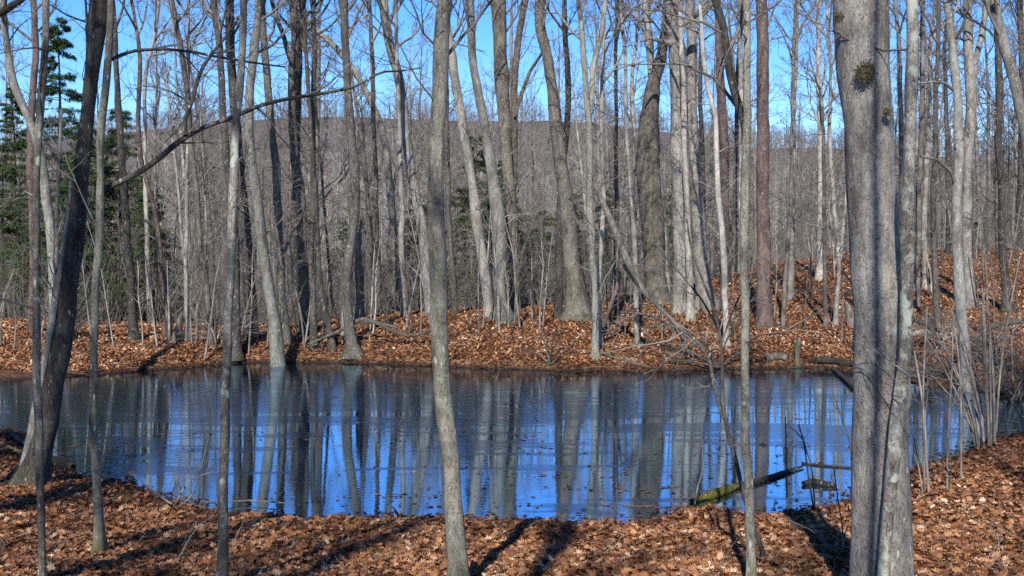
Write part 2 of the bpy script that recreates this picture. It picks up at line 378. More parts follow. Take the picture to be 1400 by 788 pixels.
# ------------------------------------------------------------------ hero trees
def resample(P, W, n):
    P = np.asarray(P, float); W = np.asarray(W, float)
    d = np.r_[0, np.cumsum(np.linalg.norm(np.diff(P, axis=0), axis=1))]
    t = np.linspace(0, d[-1], n)
    Q = np.stack([np.interp(t, d, P[:, k]) for k in range(3)], 1); q = np.interp(t, d, W)
    k = max(1, int(n * .05))
    ker = np.hanning(2 * k + 3)[1:-1]; ker /= ker.sum(); pad = len(ker) // 2
    for a in range(3):
        ext = np.r_[2 * Q[0, a] - Q[pad:0:-1, a], Q[:, a], 2 * Q[-1, a] - Q[-2:-pad - 2:-1, a]]
        Q[:, a] = np.convolve(ext, ker, 'valid')
    return Q, q
def trace(pts, Y, drift, r, lean=0.):
    """photo points (x, y, width px) base first -> points at their distance Y in the wood, widths in metres"""
    P, W = [], []
    for i, (px, py, wd) in enumerate(pts):
        P.append(at(px, py, Y)); W.append(wd * Y / F / 2)
    P = np.array(P); h = P[:, 2] - P[0, 2]
    P[:, 1] += drift * np.sin(h * .5 + r.rand() * 6) * np.minimum(h, 3) * .3 + lean * h
    sc = P[:, 1] / Y                               # stays on its line of sight while it leans towards or away
    P[:, 0] *= sc; P[:, 2] = H + (P[:, 2] - H) * sc
    return P, np.array(W)
def trunk_mesh(r, P, W, base, sides, flare=.35, z_in=.12, knots=3):
    L = np.linalg.norm(np.diff(P, axis=0), axis=1).sum()
    n = int(np.clip(L / .18, 24, 130)); Q, q = resample(P, W, n)
    hh = Q[:, 2] - Q[0, 2]
    for f_, am in ((.9, .010), (2.1, .006), (4.3, .003)):
        Q[:, 0] += am * np.sin(hh * f_ * 2 + r.rand() * 6) * np.minimum(hh, 1); Q[:, 1] += am * np.sin(hh * f_ * 2.2 + r.rand() * 6) * np.minimum(hh, 1)
    Q = np.vstack([Q[0] - [0, 0, z_in], Q]); q = np.r_[q[0], q]
    h = Q[:, 2] - base[2]
    fl = np.exp(-np.maximum(h, 0) / (.9 * q[0] + .06))
    a = np.arange(sides) / sides * 6.283
    ph = r.rand(6) * 6.28
    root = .5 + .5 * np.cos(a * r.randint(3, 6) + ph[0])
    lob = 1 + fl[:, None] * flare * (.6 + 2.6 * root[None] ** 2) \
        + .035 * np.sin(a[None] * 2 + ph[1] + h[:, None] * .9) + .03 * np.sin(a[None] * 3 + ph[2] - h[:, None] * 1.7) \
        + .022 * r.randn(len(q), sides) + .05 * np.interp(np.arange(len(q)), np.arange(0, len(q) + 6, 3), r.randn(len(np.arange(0, len(q) + 6, 3))))[:, None]
    for _ in range(knots):
        hk = r.uniform(.5, max(1, h.max() * .6)); ak = r.rand() * 6.28
        da = np.abs((a - ak + 3.14) % 6.283 - 3.14)
        lob += r.uniform(.12, .3) * np.exp(-((h[:, None] - hk) / .12) ** 2) * np.exp(-(da[None] / .6) ** 2)
    v, f = tubes(Q[None], q[None], sides, lob[None])
    return v - base, f, Q, q
def crown_parts(r, Q, q, h0, top_h, n1=12, spread=3.2, low=0, fine=4, n2=5, low_h=(1.5, 6), lowcap=.02, g=1.):
    """boughs, branches and twigs on a trunk line; h0 = height of the first real bough"""
    h = Q[:, 2] - Q[0, 2]; tot = h[-1]; parts = []
    P1, R1 = Q[None], q[None]
    N = len(Q)
    arc = np.r_[0, np.cumsum(np.linalg.norm(np.diff(Q, axis=0), axis=1))]; arc /= arc[-1]
    K = N; t_i = np.linspace(0, 1, K)
    def tof(hh): return float(np.interp(hh, h, np.arange(N)) / (N - 1))
    a, b, L = grow(r, P1, R1, n1, tof(h0), .97, spread, 42, 8, up=.10, wig=.13, rf=.75, rmin=.01, rcap=.045)
    parts.append(tubes(a, b, 6))
    a2, b2, L2 = grow(r, a, b, n2, .15, .98, L * .5, 42, 6, up=.07, wig=.17, rf=.55, rmin=.006)
    parts.append(tubes(a2, b2, 4))
    a3, b3, L3 = grow(r, a2, b2, fine, .12, .98, L2 * .5, 42, 4, up=.05, wig=.2, rf=.5, rmin=.0035 * g)
    parts.append(tubes(a3, b3, 3))
    a4, b4, _ = grow(r, a3, b3, 3, .1, .95, L3 * .55, 40, 3, up=.03, wig=.25, rf=.4, rmin=.0028 * g); parts.append(tubes(a4, b4, 3))
    if g > 1: s1, s2, _ = grow(r, P1, R1, 9, .04, .6, .12, 70, 3, up=.0, wig=.1, rf=3, rmin=.008, taper=.4, rcap=.014); parts.append(tubes(s1, s2, 6))
    if low:
        lo, hi = tof(low_h[0]), tof(low_h[1])
        c, d, Lc = grow(r, P1, R1, low, lo, hi, spread * .5, 62, 6, up=.06, wig=.2, rf=.4, rmin=.006, rcap=lowcap)
        parts.append(tubes(c, d, 4))
        c2, d2, Lc2 = grow(r, c, d, 6, .2, .98, Lc * .45, 45, 4, up=.04, wig=.22, rf=.4, rmin=.003 * g)
        parts.append(tubes(c2, d2, 3))
        c3, d3, _ = grow(r, c2, d2, 4, .2, .98, Lc2 * .5, 45, 3, up=.04, wig=.22, rf=.4, rmin=.002 * g)
        parts.append(tubes(c3, d3, 3))
    return parts
GROUP_T = 'bare trees standing round the pond'
def hero(label, pts, mat, base=None, Y=None, total=17., h0=None, n1=13, spread=3., low=None, drift=.25, lean=0., flare=.2,
         twig='twig', name='bare_tree', cat='tree', seed=None, fine=4, low_h=None, limbs=(), knots=3, broken=False, group=None):
    """pts: base first (px, py, width)"""
    r = np.random.RandomState(seed if seed is not None else int(abs(pts[0][0] * 7 + pts[-1][0] * 3 + pts[0][1])) % 99991)
    if Y is None: Y = hit(pts[0][0], pts[0][1])
    if low is None: low = 3 if Y < 20 else 20
    if low_h is None: low_h = (1.5, 6.5) if Y < 20 else (2.5, min(11.5, total * .75))
    P, W = trace(pts, Y, drift * min(1, Y / 25), r, lean)
    gz = float(ground(P[0, 0], P[0, 1])); P[0, 2] = gz
    base_p = np.array([P[0, 0], P[0, 1], gz])
    if not broken:                                  # the stem goes on above the picture to its tip
        top = P[-1]; d = nrm(P[-1] - P[-2]); d = nrm(d * .6 + np.array([0, 0, .7])); rest = max(total - (top[2] - gz), 2.5)
        ext = [top]; k = 7
        for i in range(1, k + 1):
            d = nrm(d + np.array([0, 0, .12]) + .09 * r.randn(3)); ext.append(ext[-1] + d * rest / k)
        P = np.vstack([P, ext[1:]]); W = np.r_[W, W[-1] * (1 - .9 * np.arange(1, k + 1) / k)]
    sides = 28 if Y < 13 else 20 if Y < 20 else 14 if Y < 45 else 10
    v, f, Q, q = trunk_mesh(r, P, W, base_p, sides, flare, knots=knots)
    root = link_thing(name, base_p, label, cat, group)
    tr = mesh_np('trunk', v, f, M[mat], root)
    if not broken:
        vis = P[len(pts) - 1][2] - gz
        hh = h0 if h0 is not None else max(vis * .85, total * .42)
        parts = crown_parts(r, Q, q, hh, total, n1, spread, low, fine, low_h=low_h, lowcap=.02 if Y > 20 else .008, g=2. if Y > 20 else 1.)
        v, f = join(parts); mesh_np('crown', v - base_p, f, M[twig], root)
    for lb in limbs:                                # traced limbs: list of (px,py,w) [, dY toward end]
        lp, dy, nt_ = lb[0], lb[1], lb[2]
        Pl, Wl = [], []
        for i, (px, py, wd) in enumerate(lp):
            yy = Y + dy * i / (len(lp) - 1); Pl.append(at(px, py, yy)); Wl.append(wd * yy / F / 2)
        Ql, ql = resample(np.array(Pl), np.array(Wl), 28)
        prt = [tubes(Ql[None], ql[None], 10, 1 + .04 * r.randn(1, 28, 10))]
        mesh_np('limb', prt[0][0] - base_p, prt[0][1], M[lb[4] if len(lb) > 4 else mat], root)
        if nt_:
            a, b, L = grow(r, Ql[None], ql[None], nt_, .2, .98, lb[3] if len(lb) > 3 else 1.2, 45, 6, up=.08, wig=.18, rf=.45, rmin=.004, rcap=.02)
            a2, b2, L2 = grow(r, a, b, 4, .15, .98, L * .5, 42, 4, up=.05, wig=.2, rf=.4, rmin=.0025)
            a3, b3, _ = grow(r, a2, b2, 3, .15, .98, L2 * .5, 42, 3, up=.05, wig=.2, rf=.4, rmin=.002)
            v, f = join([tubes(a, b, 5), tubes(a2, b2, 3), tubes(a3, b3, 3)]); mesh_np('twigs', v - base_p, f, M[twig], root)
    return root
# near bank
hero('slim grey speckled tree at the left edge, in front of the dark leaning trunk',
     [(60, 815, 12), (58, 788, 11), (54, 660, 11), (51, 610, 11), (50, 520, 11), (52, 400, 10), (50, 320, 9), (51, 260, 9), (54, 160, 9), (62, 0, 9)], 'speckled', total=14, low=4, seed=11)
hero('thick dark trunk leaning right from the left end of the pond',
     [(40, 662, 40), (48, 640, 36), (58, 610, 32), (66, 575, 30), (72, 540, 29), (80, 510, 28), (87, 475, 27), (91, 425, 26), (96, 375, 25), (102, 326, 24), (106, 290, 22), (109, 262, 21),
      (115, 215, 20), (121, 140, 18), (127, 100, 18), (133, 50, 19), (139, 0, 20)], 'dark', total=19, flare=.3, twig='twig_dark', low=2, seed=12, spread=3.6)  # the shade over this trunk is put into its dark bark
hero('pale forked stem curving up from behind the root of the dark leaning trunk',
     [(30, 652, 17), (38, 625, 14), (47, 580, 12), (58, 520, 10), (66, 458, 10), (76, 408, 9), (85, 355, 9), (92, 310, 9), (98, 275, 8), (106, 225, 7), (112, 180, 7), (118, 100, 6), (124, 0, 6)], 'beech', Y=15.2, total=13, low=4, seed=13,
     limbs=[([(59, 505, 8), (66, 460, 7), (74, 410, 6), (78, 350, 5), (77, 300, 5), (80, 240, 4), (84, 150, 4)], .5, 6)])
hero('straight grey tree with a mossy yellow foot at the left end of the near bank',
     [(137, 758, 17), (137, 740, 15), (135, 713, 13), (132, 660, 12), (129, 578, 11), (127, 528, 11), (129, 458, 11), (132, 392, 11), (134, 326, 11), (136, 270, 11), (135, 214, 10), (140, 148, 10),
      (147, 99, 10), (152, 50, 9), (154, 0, 9)], 'footmoss', total=15, low=1, seed=14,
     limbs=[([(134, 263, 7), (150, 256, 8), (185, 239, 8), (214, 221, 8), (237, 198, 8), (257, 185, 7), (284, 171, 6), (317, 162, 5.5), (350, 145, 5), (399, 134, 5), (449, 127, 4.5), (482, 120, 4), (498, 115, 3.5), (518, 95, 3), (541, 99, 2.5), (575, 93, 2)], 1.2, 12, .9, 'mid'),
            ([(254, 186, 6), (252, 165, 6), (262, 142, 5.5), (268, 118, 5), (275, 95, 5), (290, 73, 4.5), (317, 40, 4), (333, 15, 3), (342, -15, 3)], .8, 9, .8, 'dark'),
            ([(152, 82, 5), (158, 78, 5), (185, 69, 4.5), (224, 67, 4), (264, 71, 4), (297, 78, 3.5), (347, 86, 3), (390, 92, 2)], .9, 10, .8, 'dark')])
hero('slim double-bent grey stem on the near bank, next right of the mossy-footed tree',
     [(304, 812, 17), (305, 788, 15), (307, 693, 14), (307, 627, 14), (308, 528, 13), (309, 500, 12), (310, 475, 12), (312, 425, 12), (312, 366, 12), (315, 326, 12), (318, 260, 13), (320, 231, 12), (325, 181, 11),
      (327, 139, 11), (330, 100, 10), (335, 50, 10), (338, 0, 10)], 'speckled', total=15, low=3, seed=15)
hero('pale green lichen-covered trunk leaning left across the middle of the pond',
     [(630, 812, 29), (625, 788, 27), (622, 710, 26), (617, 660, 25), (609, 594, 24), (604, 528, 23), (601, 490, 22.5), (602, 458, 23), (602, 392, 24), (597, 326, 24), (596, 260, 22), (597, 198, 21), (597, 132, 21), (601, 66, 21), (602, 0, 22)],
     'lichen', total=17, low=2, seed=16, low_h=(3, 6.5), limbs=[([(609, 78, 5), (618, 68, 5), (632, 50, 4.5), (648, 34, 4), (662, 14, 3.5), (676, -4, 3)], .4, 4, .7), ([(593, 60, 3), (578, 45, 2.5), (570, 20, 2.5), (560, -5, 2)], -.2, 4, .6)])
hero('slim pale tree with a dark fork high up, before the mossy sunken branch',
     [(1028, 812, 15), (1027, 788, 14), (1025, 710, 13), (1022, 627, 12), (1022, 528, 12), (1018, 491, 12), (1017, 392, 12), (1017, 293, 12), (1017, 240, 12), (1020, 181, 11), (1020, 132, 10), (1023, 66, 9), (1025, 0, 9)],
     'lichen', total=15, low=3, seed=17, limbs=[([(1019, 195, 10), (1018, 172, 10), (1008, 139, 11), (997, 99, 11), (990, 40, 10), (979, 2, 10), (964, -30, 9)], .6, 4, 1.6, 'dark')])
big = hero('thickest trunk of all, pinkish grey with a dark moss tuft, right of the pond',
     [(1209, 836, 84), (1208, 788, 77), (1206, 700, 74), (1205, 600, 72), (1204, 528, 71), (1202, 470, 71), (1198, 400, 71), (1196, 330, 71), (1192, 260, 71), (1190, 198, 69), (1186, 132, 70), (1183, 66, 70), (1174, 0, 73)],
     'maple', total=22, low=0, seed=18, spread=5, n1=14, drift=.02, knots=4, flare=.07)
hero('slim black and white mottled stem growing against the front of the thickest trunk',
     [(1206, 850, 18), (1208, 788, 16), (1213, 726, 16), (1216, 660, 17), (1219, 605, 18), (1228, 575, 18), (1232, 528, 16), (1235, 491, 15), (1237, 441, 16), (1238, 392, 18), (1239, 326, 19), (1243, 260, 19), (1246, 231, 17), (1246, 180, 16), (1248, 148, 16), (1246, 115, 17),
      (1245, 92, 19), (1248, 66, 15), (1251, 0, 15)], 'mottled', Y=big.location.y - .34, total=14, low=2, seed=19, drift=.0, knots=8, low_h=(3, 6))
hero('bent forked sapling leaning over the water left of the slim pale tree',
     [(1046, 768, 7), (1040, 742, 6.5), (1028, 715, 6.5), (1017, 682, 6.5), (1010, 650, 6), (1003, 622, 6), (993, 590, 6), (989, 560, 5.5), (987, 520, 5), (985, 458, 4.5), (974, 418, 4), (962, 385, 3), (948, 345, 3), (940, 300, 2.5)], 'mid', name='sapling', cat='sapling', broken=True, seed=20, drift=.0,
     limbs=[([(990, 572, 5), (981, 548, 5), (975, 520, 5), (971, 495, 4.5), (958, 472, 4), (940, 455, 4), (914, 444, 3.5), (885, 430, 3), (848, 427, 2.5)], 1.5, 8, 1.0),
            ([(986, 470, 3), (1000, 430, 2.5), (1013, 400, 2.5), (1035, 370, 2)], .6, 5, .7), ([(984, 455, 3), (960, 410, 3), (935, 380, 2.5), (905, 345, 2), (880, 320, 1.6)], 1.2, 6, .9)])
# far shore, left part
hero('brown stem behind the slim left-edge tree, rising from the woods', [(44, 452, 9), (44, 400, 9), (45, 300, 9), (41, 230, 10), (42, 170, 10), (46, 115, 9), (49, 82, 9), (46, 0, 9)], 'red', Y=36, seed=31)
hero('pale stem leaning left above the hemlock at the left edge', [(72, 470, 12), (73, 400, 12), (70, 330, 12), (62, 250, 12), (50, 185, 11), (36, 158, 11), (20, 122, 11), (10, 70, 10), (4, 20, 9)], 'beech', Y=27, seed=32)
hero('dark grey trunk with a pale lichen patch, first tree right of the left hemlocks', [(183, 467, 15), (181, 440, 12), (180, 408, 12), (177, 359, 11), (173, 310, 10), (170, 260, 10), (167, 231, 9), (163, 165, 9), (161, 132, 8), (158, 83, 8), (155, 17, 8), (154, 0, 8)], 'dark', seed=33, twig='twig_dark')
hero('thin reddish stem kinked twice, rising beside a broken brown snag', [(231, 464, 8), (229, 430, 8), (224, 399, 8), (219, 342, 7), (213, 293, 6), (205, 267, 6), (196, 231, 6), (190, 198, 6), (188, 132, 6), (193, 100, 6), (191, 66, 5), (184, 20, 4), (178, 0, 4)], 'red', seed=34, low=8)
hero('thin white stem against the hill left of the slim bent tree', [(205, 462, 6), (200, 300, 6), (198, 214, 5), (198, 100, 5), (210, 55, 4), (218, 10, 4)], 'pale', Y=44, seed=35, low=6)
hero('slim straight pale tree rising just behind the cream stump', [(257, 468, 7), (255, 392, 6), (254, 326, 6), (256, 260, 5.5), (257, 200, 5), (258, 100, 5), (257, 0, 4)], 'pale', seed=36)
hero('bare grey tree bending left above the ridge line, right of the cream stump', [(289, 470, 12), (284, 408, 9), (277, 359, 8), (272, 310, 8), (268, 260, 8), (261, 198, 8), (258, 150, 8), (255, 120, 8), (251, 90, 8), (246, 60, 8), (241, 33, 8), (234, 0, 8)], 'oak', seed=37, low=4)
hero('straight dark trunk close behind the double-bent stem', [(322, 489, 17), (322, 458, 13), (322, 392, 12), (323, 330, 11), (318, 290, 10), (312, 247, 10), (308, 198, 9), (305, 148, 9), (302, 100, 9), (299, 50, 9), (292, 0, 9)], 'dark', seed=38)
hero('thick dark trunk leaning left, next right of the double-bent stem', [(345, 466, 20), (343, 425, 17), (340, 380, 17), (337, 342, 17), (330, 277, 17), (326, 220, 15), (322, 160, 13), (318, 115, 12), (315, 66, 12), (313, 0, 12)], 'dark', seed=39, twig='twig_dark')
hero('pale curved trunk with its mossy foot in the water of the far shore', [(380, 501, 24), (380, 490, 20), (376, 441, 16), (367, 392, 14), (356, 326, 14), (351, 260, 14), (343, 215, 12), (339, 165, 12), (342, 120, 11), (346, 85, 11), (352, 30, 10), (353, 0, 10)], 'footmoss', seed=40)
hero('slim trunk leaning left beside the pale curved trunk in the water', [(392, 470, 15), (387, 425, 12), (383, 359, 12), (380, 293, 11), (378, 231, 10), (371, 181, 10), (368, 132, 10), (363, 83, 10), (357, 20, 10), (355, 0, 10)], 'mid', seed=41, limbs=[([(389, 345, 4), (398, 318, 4), (408, 305, 3.5), (417, 285, 3)], -.8, 3, .6)])
hero('ridged grey trunk with two tops, in the cluster left of the S-shaped trunk', [(419, 455, 18), (417, 400, 14), (413, 326, 14), (410, 260, 14), (405, 225, 13), (401, 198, 11), (399, 148, 11), (399, 109, 11), (402, 83, 11), (406, 50, 11), (401, 20, 12), (399, 0, 12)], 'mid', seed=42,
     limbs=[([(400, 90, 7), (393, 70, 7), (388, 50, 6), (378, 25, 6), (371, 0, 5)], .5, 3, 1.5)])
hero('dark brown trunk half hidden behind the ridged grey trunk', [(405, 452, 13), (404, 392, 12), (402, 320, 11), (404, 260, 10), (407, 150, 9), (410, 60, 8), (413, 0, 7)], 'dark', Y=41, seed=43, twig='twig_dark')
hero('very slim straight grey trunk right of the ridged grey trunk', [(429, 474, 11), (428, 392, 8), (424, 326, 8), (429, 260, 8), (428, 198, 8), (427, 148, 8), (429, 115, 7), (431, 66, 7), (428, 20, 7), (427, 0, 7)], 'mid', seed=44)
hero('slender dark stem curving right at its foot, left of the S-shaped trunk', [(455, 478, 11), (453, 465, 9), (446, 432, 8), (437, 392, 8), (434, 326, 7), (432, 277, 7), (428, 215, 6), (423, 160, 6), (421, 115, 5.5), (418, 60, 5), (415, 0, 5)], 'dark', seed=45, twig='twig_dark')
hero('S-shaped grey trunk with a mossy foot on the far shore, left of the torn snag', [(483, 486, 22), (481, 470, 15), (477, 445, 13), (472, 408, 13), (474, 366, 14), (482, 320, 13), (487, 270, 12), (484, 225, 12), (481, 190, 11), (477, 148, 10), (474, 99, 10), (472, 50, 11), (470, 0, 12)], 'mid', seed=46)
hero('pale leaning trunk whose top slants far left, behind the torn snag', [(548, 445, 11), (541, 380, 10), (537, 300, 10), (533, 250, 10), (527, 198, 10), (519, 165, 10), (503, 130, 9), (482, 92, 9), (456, 62, 8), (425, 35, 8), (395, 0, 7)], 'beech', Y=46, seed=47, low=5)
hero('thin straight stem between the torn snag and the pale leaning trunk', [(518, 445, 7), (516, 326, 7), (513, 230, 6), (510, 132, 6), (508, 50, 6), (505, 0, 5)], 'mid', Y=43, seed=48, low=5)
hero('broad pale trunk leaning left behind the lichen-covered trunk', [(590, 442, 16), (585, 390, 14), (580, 330, 14), (573, 290, 13), (565, 250, 13), (556, 198, 14), (551, 148, 14), (547, 109, 13), (536, 76, 13), (528, 40, 13), (524, 0, 12)], 'beech', Y=40, seed=49)
hero('thin straight pale stem just left of the broad pale leaning trunk', [(553, 450, 9), (549, 359, 8), (549, 277, 7), (546, 165, 6), (543, 99, 5), (541, 0, 5)], 'bg_pale', Y=39, seed=50, low=5)
hero('brown trunk showing just right of the lichen-covered trunk', [(623, 448, 11), (622, 420, 9), (618, 359, 8), (613, 290, 8), (611, 200, 7), (610, 90, 6), (606, 0, 6)], 'mid', Y=39, seed=51)
# centre
hero('pinkish pale trunk leaning left, right of the lichen-covered trunk', [(670, 434, 17), (668, 420, 13), (663, 376, 14), (655, 326, 14), (647, 262, 14), (637, 198, 13), (629, 148, 12), (620, 99, 11), (613, 43, 10), (606, 0, 9)], 'maple', seed=52)
hero('stout grey trunk leaning left at the crest, right of the pinkish pale trunk', [(687, 438, 30), (685, 415, 21), (683, 359, 20), (682, 310, 20), (677, 265, 18), (668, 205, 14), (657, 142, 12), (648, 99, 11), (644, 50, 11), (643, 0, 11)], 'beech', seed=53)
hero('tall grey fork-topped trunk joined at the foot to the stout leaning trunk', [(703, 438, 22), (704, 420, 17), (704, 370, 15), (700, 310, 15), (696, 250, 16), (691, 198, 17), (687, 132, 18), (684, 66, 19), (681, 0, 20)], 'oak', Y=39.6, seed=54,
     limbs=[([(699, 290, 8), (704, 220, 9), (703, 160, 9), (703, 115, 9), (707, 66, 9), (714, 20, 9), (722, -15, 8)], .6, 4, 1.5), ([(704, 160, 5), (714, 125, 5), (726, 95, 4.5), (738, 78, 4), (750, 55, 3)], -.5, 4, .9)])
hero('big grey trunk with a wide flared foot, centre of the far bank', [(791, 438, 38), (790, 425, 31), (787, 402, 28), (782, 359, 24), (778, 310, 21), (772, 265, 20), (766, 214, 19), (759, 165, 18), (754, 115, 15), (747, 66, 14), (737, 35, 13), (738, 0, 13)], 'oak', seed=55, flare=.3)
hero('dark brown stem close on the left of the big flared trunk', [(763, 437, 12), (764, 380, 10), (765, 293, 10), (768, 230, 9), (776, 180, 8), (777, 115, 8), (774, 66, 7), (771, 0, 6)], 'dark', seed=56, twig='twig_dark')
hero('slim pale lichened tree on the shore, right of the big flared trunk', [(814, 490, 11), (814, 441, 8.5), (813, 392, 8.5), (809, 326, 10), (806, 277, 10), (806, 198, 9), (804, 148, 8.5), (799, 99, 7.5), (796, 50, 7), (791, 0, 7)], 'lichen', seed=57,
     limbs=[([(805, 165, 7), (809, 132, 8), (811, 89, 8), (822, 50, 7), (828, 0, 6), (830, -20, 5)], .6, 5, 1.3)])
hero('thin grey stem beside the slim pale shore tree', [(820, 478, 9), (819, 440, 7), (819, 392, 7), (822, 340, 6), (825, 280, 6), (824, 231, 6), (822, 165, 5), (822, 110, 5), (826, 60, 4)], 'bg_pale', Y=33.5, seed=58)
hero('straight thin dark stem standing behind the dead leaning branch', [(843, 437, 8), (843, 350, 7), (843, 260, 6), (842, 165, 5.5), (842, 99, 5), (843, 0, 4.5)], 'dark', seed=59, twig='twig_dark')
hero('slim pale crooked tree low on the leaf bank, before the mottled thick trunk', [(872, 474, 8), (869, 440, 6.5), (869, 392, 7), (868, 325, 7), (862, 277, 5), (859, 214, 4.5), (855, 148, 4.5), (855, 66, 4.5), (848, 10, 4)], 'bg_pale', seed=60)
hero('thin cream stem with a pinkish top left of the mottled thick trunk', [(872, 425, 6), (868, 300, 6), (868, 188, 6), (865, 148, 6), (863, 106, 5), (872, 43, 4), (874, 0, 3)], 'pale', Y=47, seed=61)
hero('thick mottled dark trunk with pale lichen, left of the paired pinkish trunks', [(899, 437, 38), (898, 420, 29), (895, 359, 30), (891, 293, 31), (886, 235, 31), (885, 200, 29), (887, 165, 26), (893, 115, 19), (904, 82, 15), (910, 40, 13), (913, 0, 12)], 'oak', Y=43, seed=62)
hero('left one of the paired thick pinkish trunks', [(934, 450, 32), (933, 425, 24), (931, 359, 22), (931, 300, 22), (929, 260, 22), (928, 198, 22), (928, 132, 22), (926, 66, 22), (918, 0, 22)], 'maple', Y=40.5, seed=63, limbs=[([(921, 60, 8), (905, 57, 7), (889, 52, 5), (876, 57, 3)], -.6, 3, .8), ([(934, 35, 10), (950, 20, 10), (968, 10, 9), (985, -12, 8)], -.8, 4, 1.5)])
hero('right one of the paired thick pinkish trunks', [(968, 444, 38), (967, 430, 29), (962, 390, 22), (957, 345, 20), (952, 277, 19), (951, 215, 15), (946, 170, 14), (944, 132, 14), (946, 66, 14), (943, 0, 14)], 'maple', Y=41.5, seed=64)
hero('narrow whitish stem in front of the gap between the paired pinkish trunks', [(944, 456, 12), (943, 392, 9.5), (941, 326, 9), (938, 260, 8.5), (936, 198, 8), (934, 99, 7), (931, 50, 6), (930, 0, 5)], 'pale', Y=38.5, seed=65)
hero('thin nearly black stem right behind the paired pinkish trunks', [(963, 420, 8), (962, 330, 7), (961, 231, 7), (957, 132, 6), (959, 50, 6), (958, 0, 5)], 'dark', Y=52, seed=66, twig='twig_dark')
hero('smooth cream tree low on the bank, left of the forked slim pale tree', [(993, 474, 10), (992, 440, 8.5), (992, 408, 8), (989, 343, 8), (983, 277, 7.5), (980, 214, 7), (977, 148, 7), (967, 122, 6), (961, 66, 6), (956, 0, 5)], 'pale', seed=67)
hero('brown trunk with an orange splintered wound, behind the smooth cream tree', [(992, 400, 13), (992, 330, 11), (991, 260, 12), (991, 198, 12), (987, 148, 12), (984, 99, 11), (982, 33, 10), (981, 0, 9)], 'red', Y=50, seed=68)
hero('slim pale stem showing left of the forked top of the slim pale tree', [(1012, 420, 8), (1013, 300, 8), (1014, 200, 8), (1013, 109, 7), (1011, 0, 6)], 'bg_pale', Y=55, seed=69)
hero('reddish-brown straight trunk on the bank, next right of the slim pale forked tree', [(1045, 447, 27), (1045, 430, 21), (1044, 359, 19), (1043, 293, 18), (1043, 165, 16), (1043, 83, 15), (1041, 0, 15)], 'red', seed=70)
# right slope
hero('pale white-grey tree high on the leafy slope left of the thickest trunk', [(1120, 383, 11), (1121, 326, 8), (1121, 260, 7), (1121, 198, 6.5), (1119, 99, 6), (1118, 0, 5)], 'pale', seed=71)
hero('thin grey stem below the pale slope tree', [(1129, 448, 7), (1128, 390, 6), (1127, 326, 5.5), (1127, 240, 4.5), (1124, 150, 4)], 'bg_mid', seed=72, total=9)
hero('slim stem forking in a V close to the left edge of the thickest trunk', [(1142, 446, 7), (1147, 375, 6), (1146, 336, 6), (1140, 277, 5.5), (1134, 200, 5), (1136, 100, 4.5), (1130, 0, 4)], 'bg_pale', seed=73,
     limbs=[([(1147, 372, 5), (1152, 320, 4.5), (1155, 290, 4), (1160, 230, 4)], .5, 4, 1.2)])
hero('thin grey tree with a curved foot on the slope, right of the reddish-brown trunk', [(1070, 450, 7), (1073, 392, 6), (1079, 310, 6), (1083, 230, 5), (1083, 130, 4.5), (1088, 0, 4)], 'bg_mid', seed=74)
hero('short-looking grey stem behind the curved-foot tree on the slope', [(1081, 410, 9), (1082, 342, 8), (1084, 260, 6), (1086, 150, 5), (1090, 40, 4)], 'bg_pale', seed=75)
hero('grey stem seen close right of the mottled stem, upper slope', [(1255, 420, 7), (1255, 343, 7), (1256, 270, 7), (1261, 150, 6.5), (1261, 33, 6), (1262, 0, 6)], 'bg_mid', seed=76)
hero('slim grey tree on the slope, second to the right of the mottled stem', [(1265, 395, 8), (1264, 340, 7), (1264, 277, 7), (1270, 180, 6), (1272, 60, 5)], 'bg_pale', seed=77)
hero('grey stem leaning left, foot low on the slope, third right of the mottled stem', [(1282, 447, 11), (1280, 400, 9), (1277, 340, 9), (1276, 270, 8), (1279, 170, 7), (1282, 60, 6), (1284, 0, 5)], 'mid', seed=78)
hero('thin almost black stem high up between slim grey slope trees', [(1295, 400, 7), (1296, 300, 6), (1296, 215, 6), (1293, 130, 5.5), (1291, 66, 5)], 'dark', Y=58, seed=79, twig='twig_dark')
hero('grey-green tree kinked at eye level, rising from the grey shrub on the right shore', [(1322, 534, 18), (1320, 500, 15), (1317, 458, 14), (1313, 408, 14), (1309, 343, 13), (1306, 285, 13), (1311, 230, 14), (1312, 190, 14), (1309, 132, 12), (1302, 66, 11), (1296, 0, 10)], 'beech', seed=80,
     limbs=[([(1308, 260, 6), (1300, 235, 5), (1280, 218, 4), (1258, 214, 3)], -1., 4, .8), ([(1302, 122, 5), (1292, 114, 4), (1275, 112, 3), (1258, 114, 2.5)], -.6, 3, .6)])
hero('pale mottled trunk forking near the top, right behind the kinked grey-green tree', [(1326, 420, 15), (1323, 359, 13), (1321, 293, 14), (1322, 240, 14), (1325, 198, 14), (1328, 132, 14), (1325, 83, 13), (1322, 0, 12)], 'maple', seed=81,
     limbs=[([(1330, 110, 7), (1335, 76, 8), (1342, 50, 8), (1348, 10, 7), (1351, -15, 6)], .4, 4, 1.4)])
hero('dark trunk with a swollen foot high on the right slope', [(1377, 428, 20), (1376, 412, 12), (1373, 370, 11), (1370, 326, 10), (1369, 260, 10), (1365, 198, 9), (1367, 132, 8.5), (1365, 66, 8), (1362, 0, 7)], 'dark', seed=82, twig='twig_dark')
hero('grey trunk leaning left across the upper right corner', [(1450, 560, 22), (1440, 480, 18), (1428, 380, 16), (1412, 250, 15), (1398, 165, 14), (1384, 99, 13), (1371, 56, 13), (1357, 0, 12)], 'beech', Y=27, seed=83)
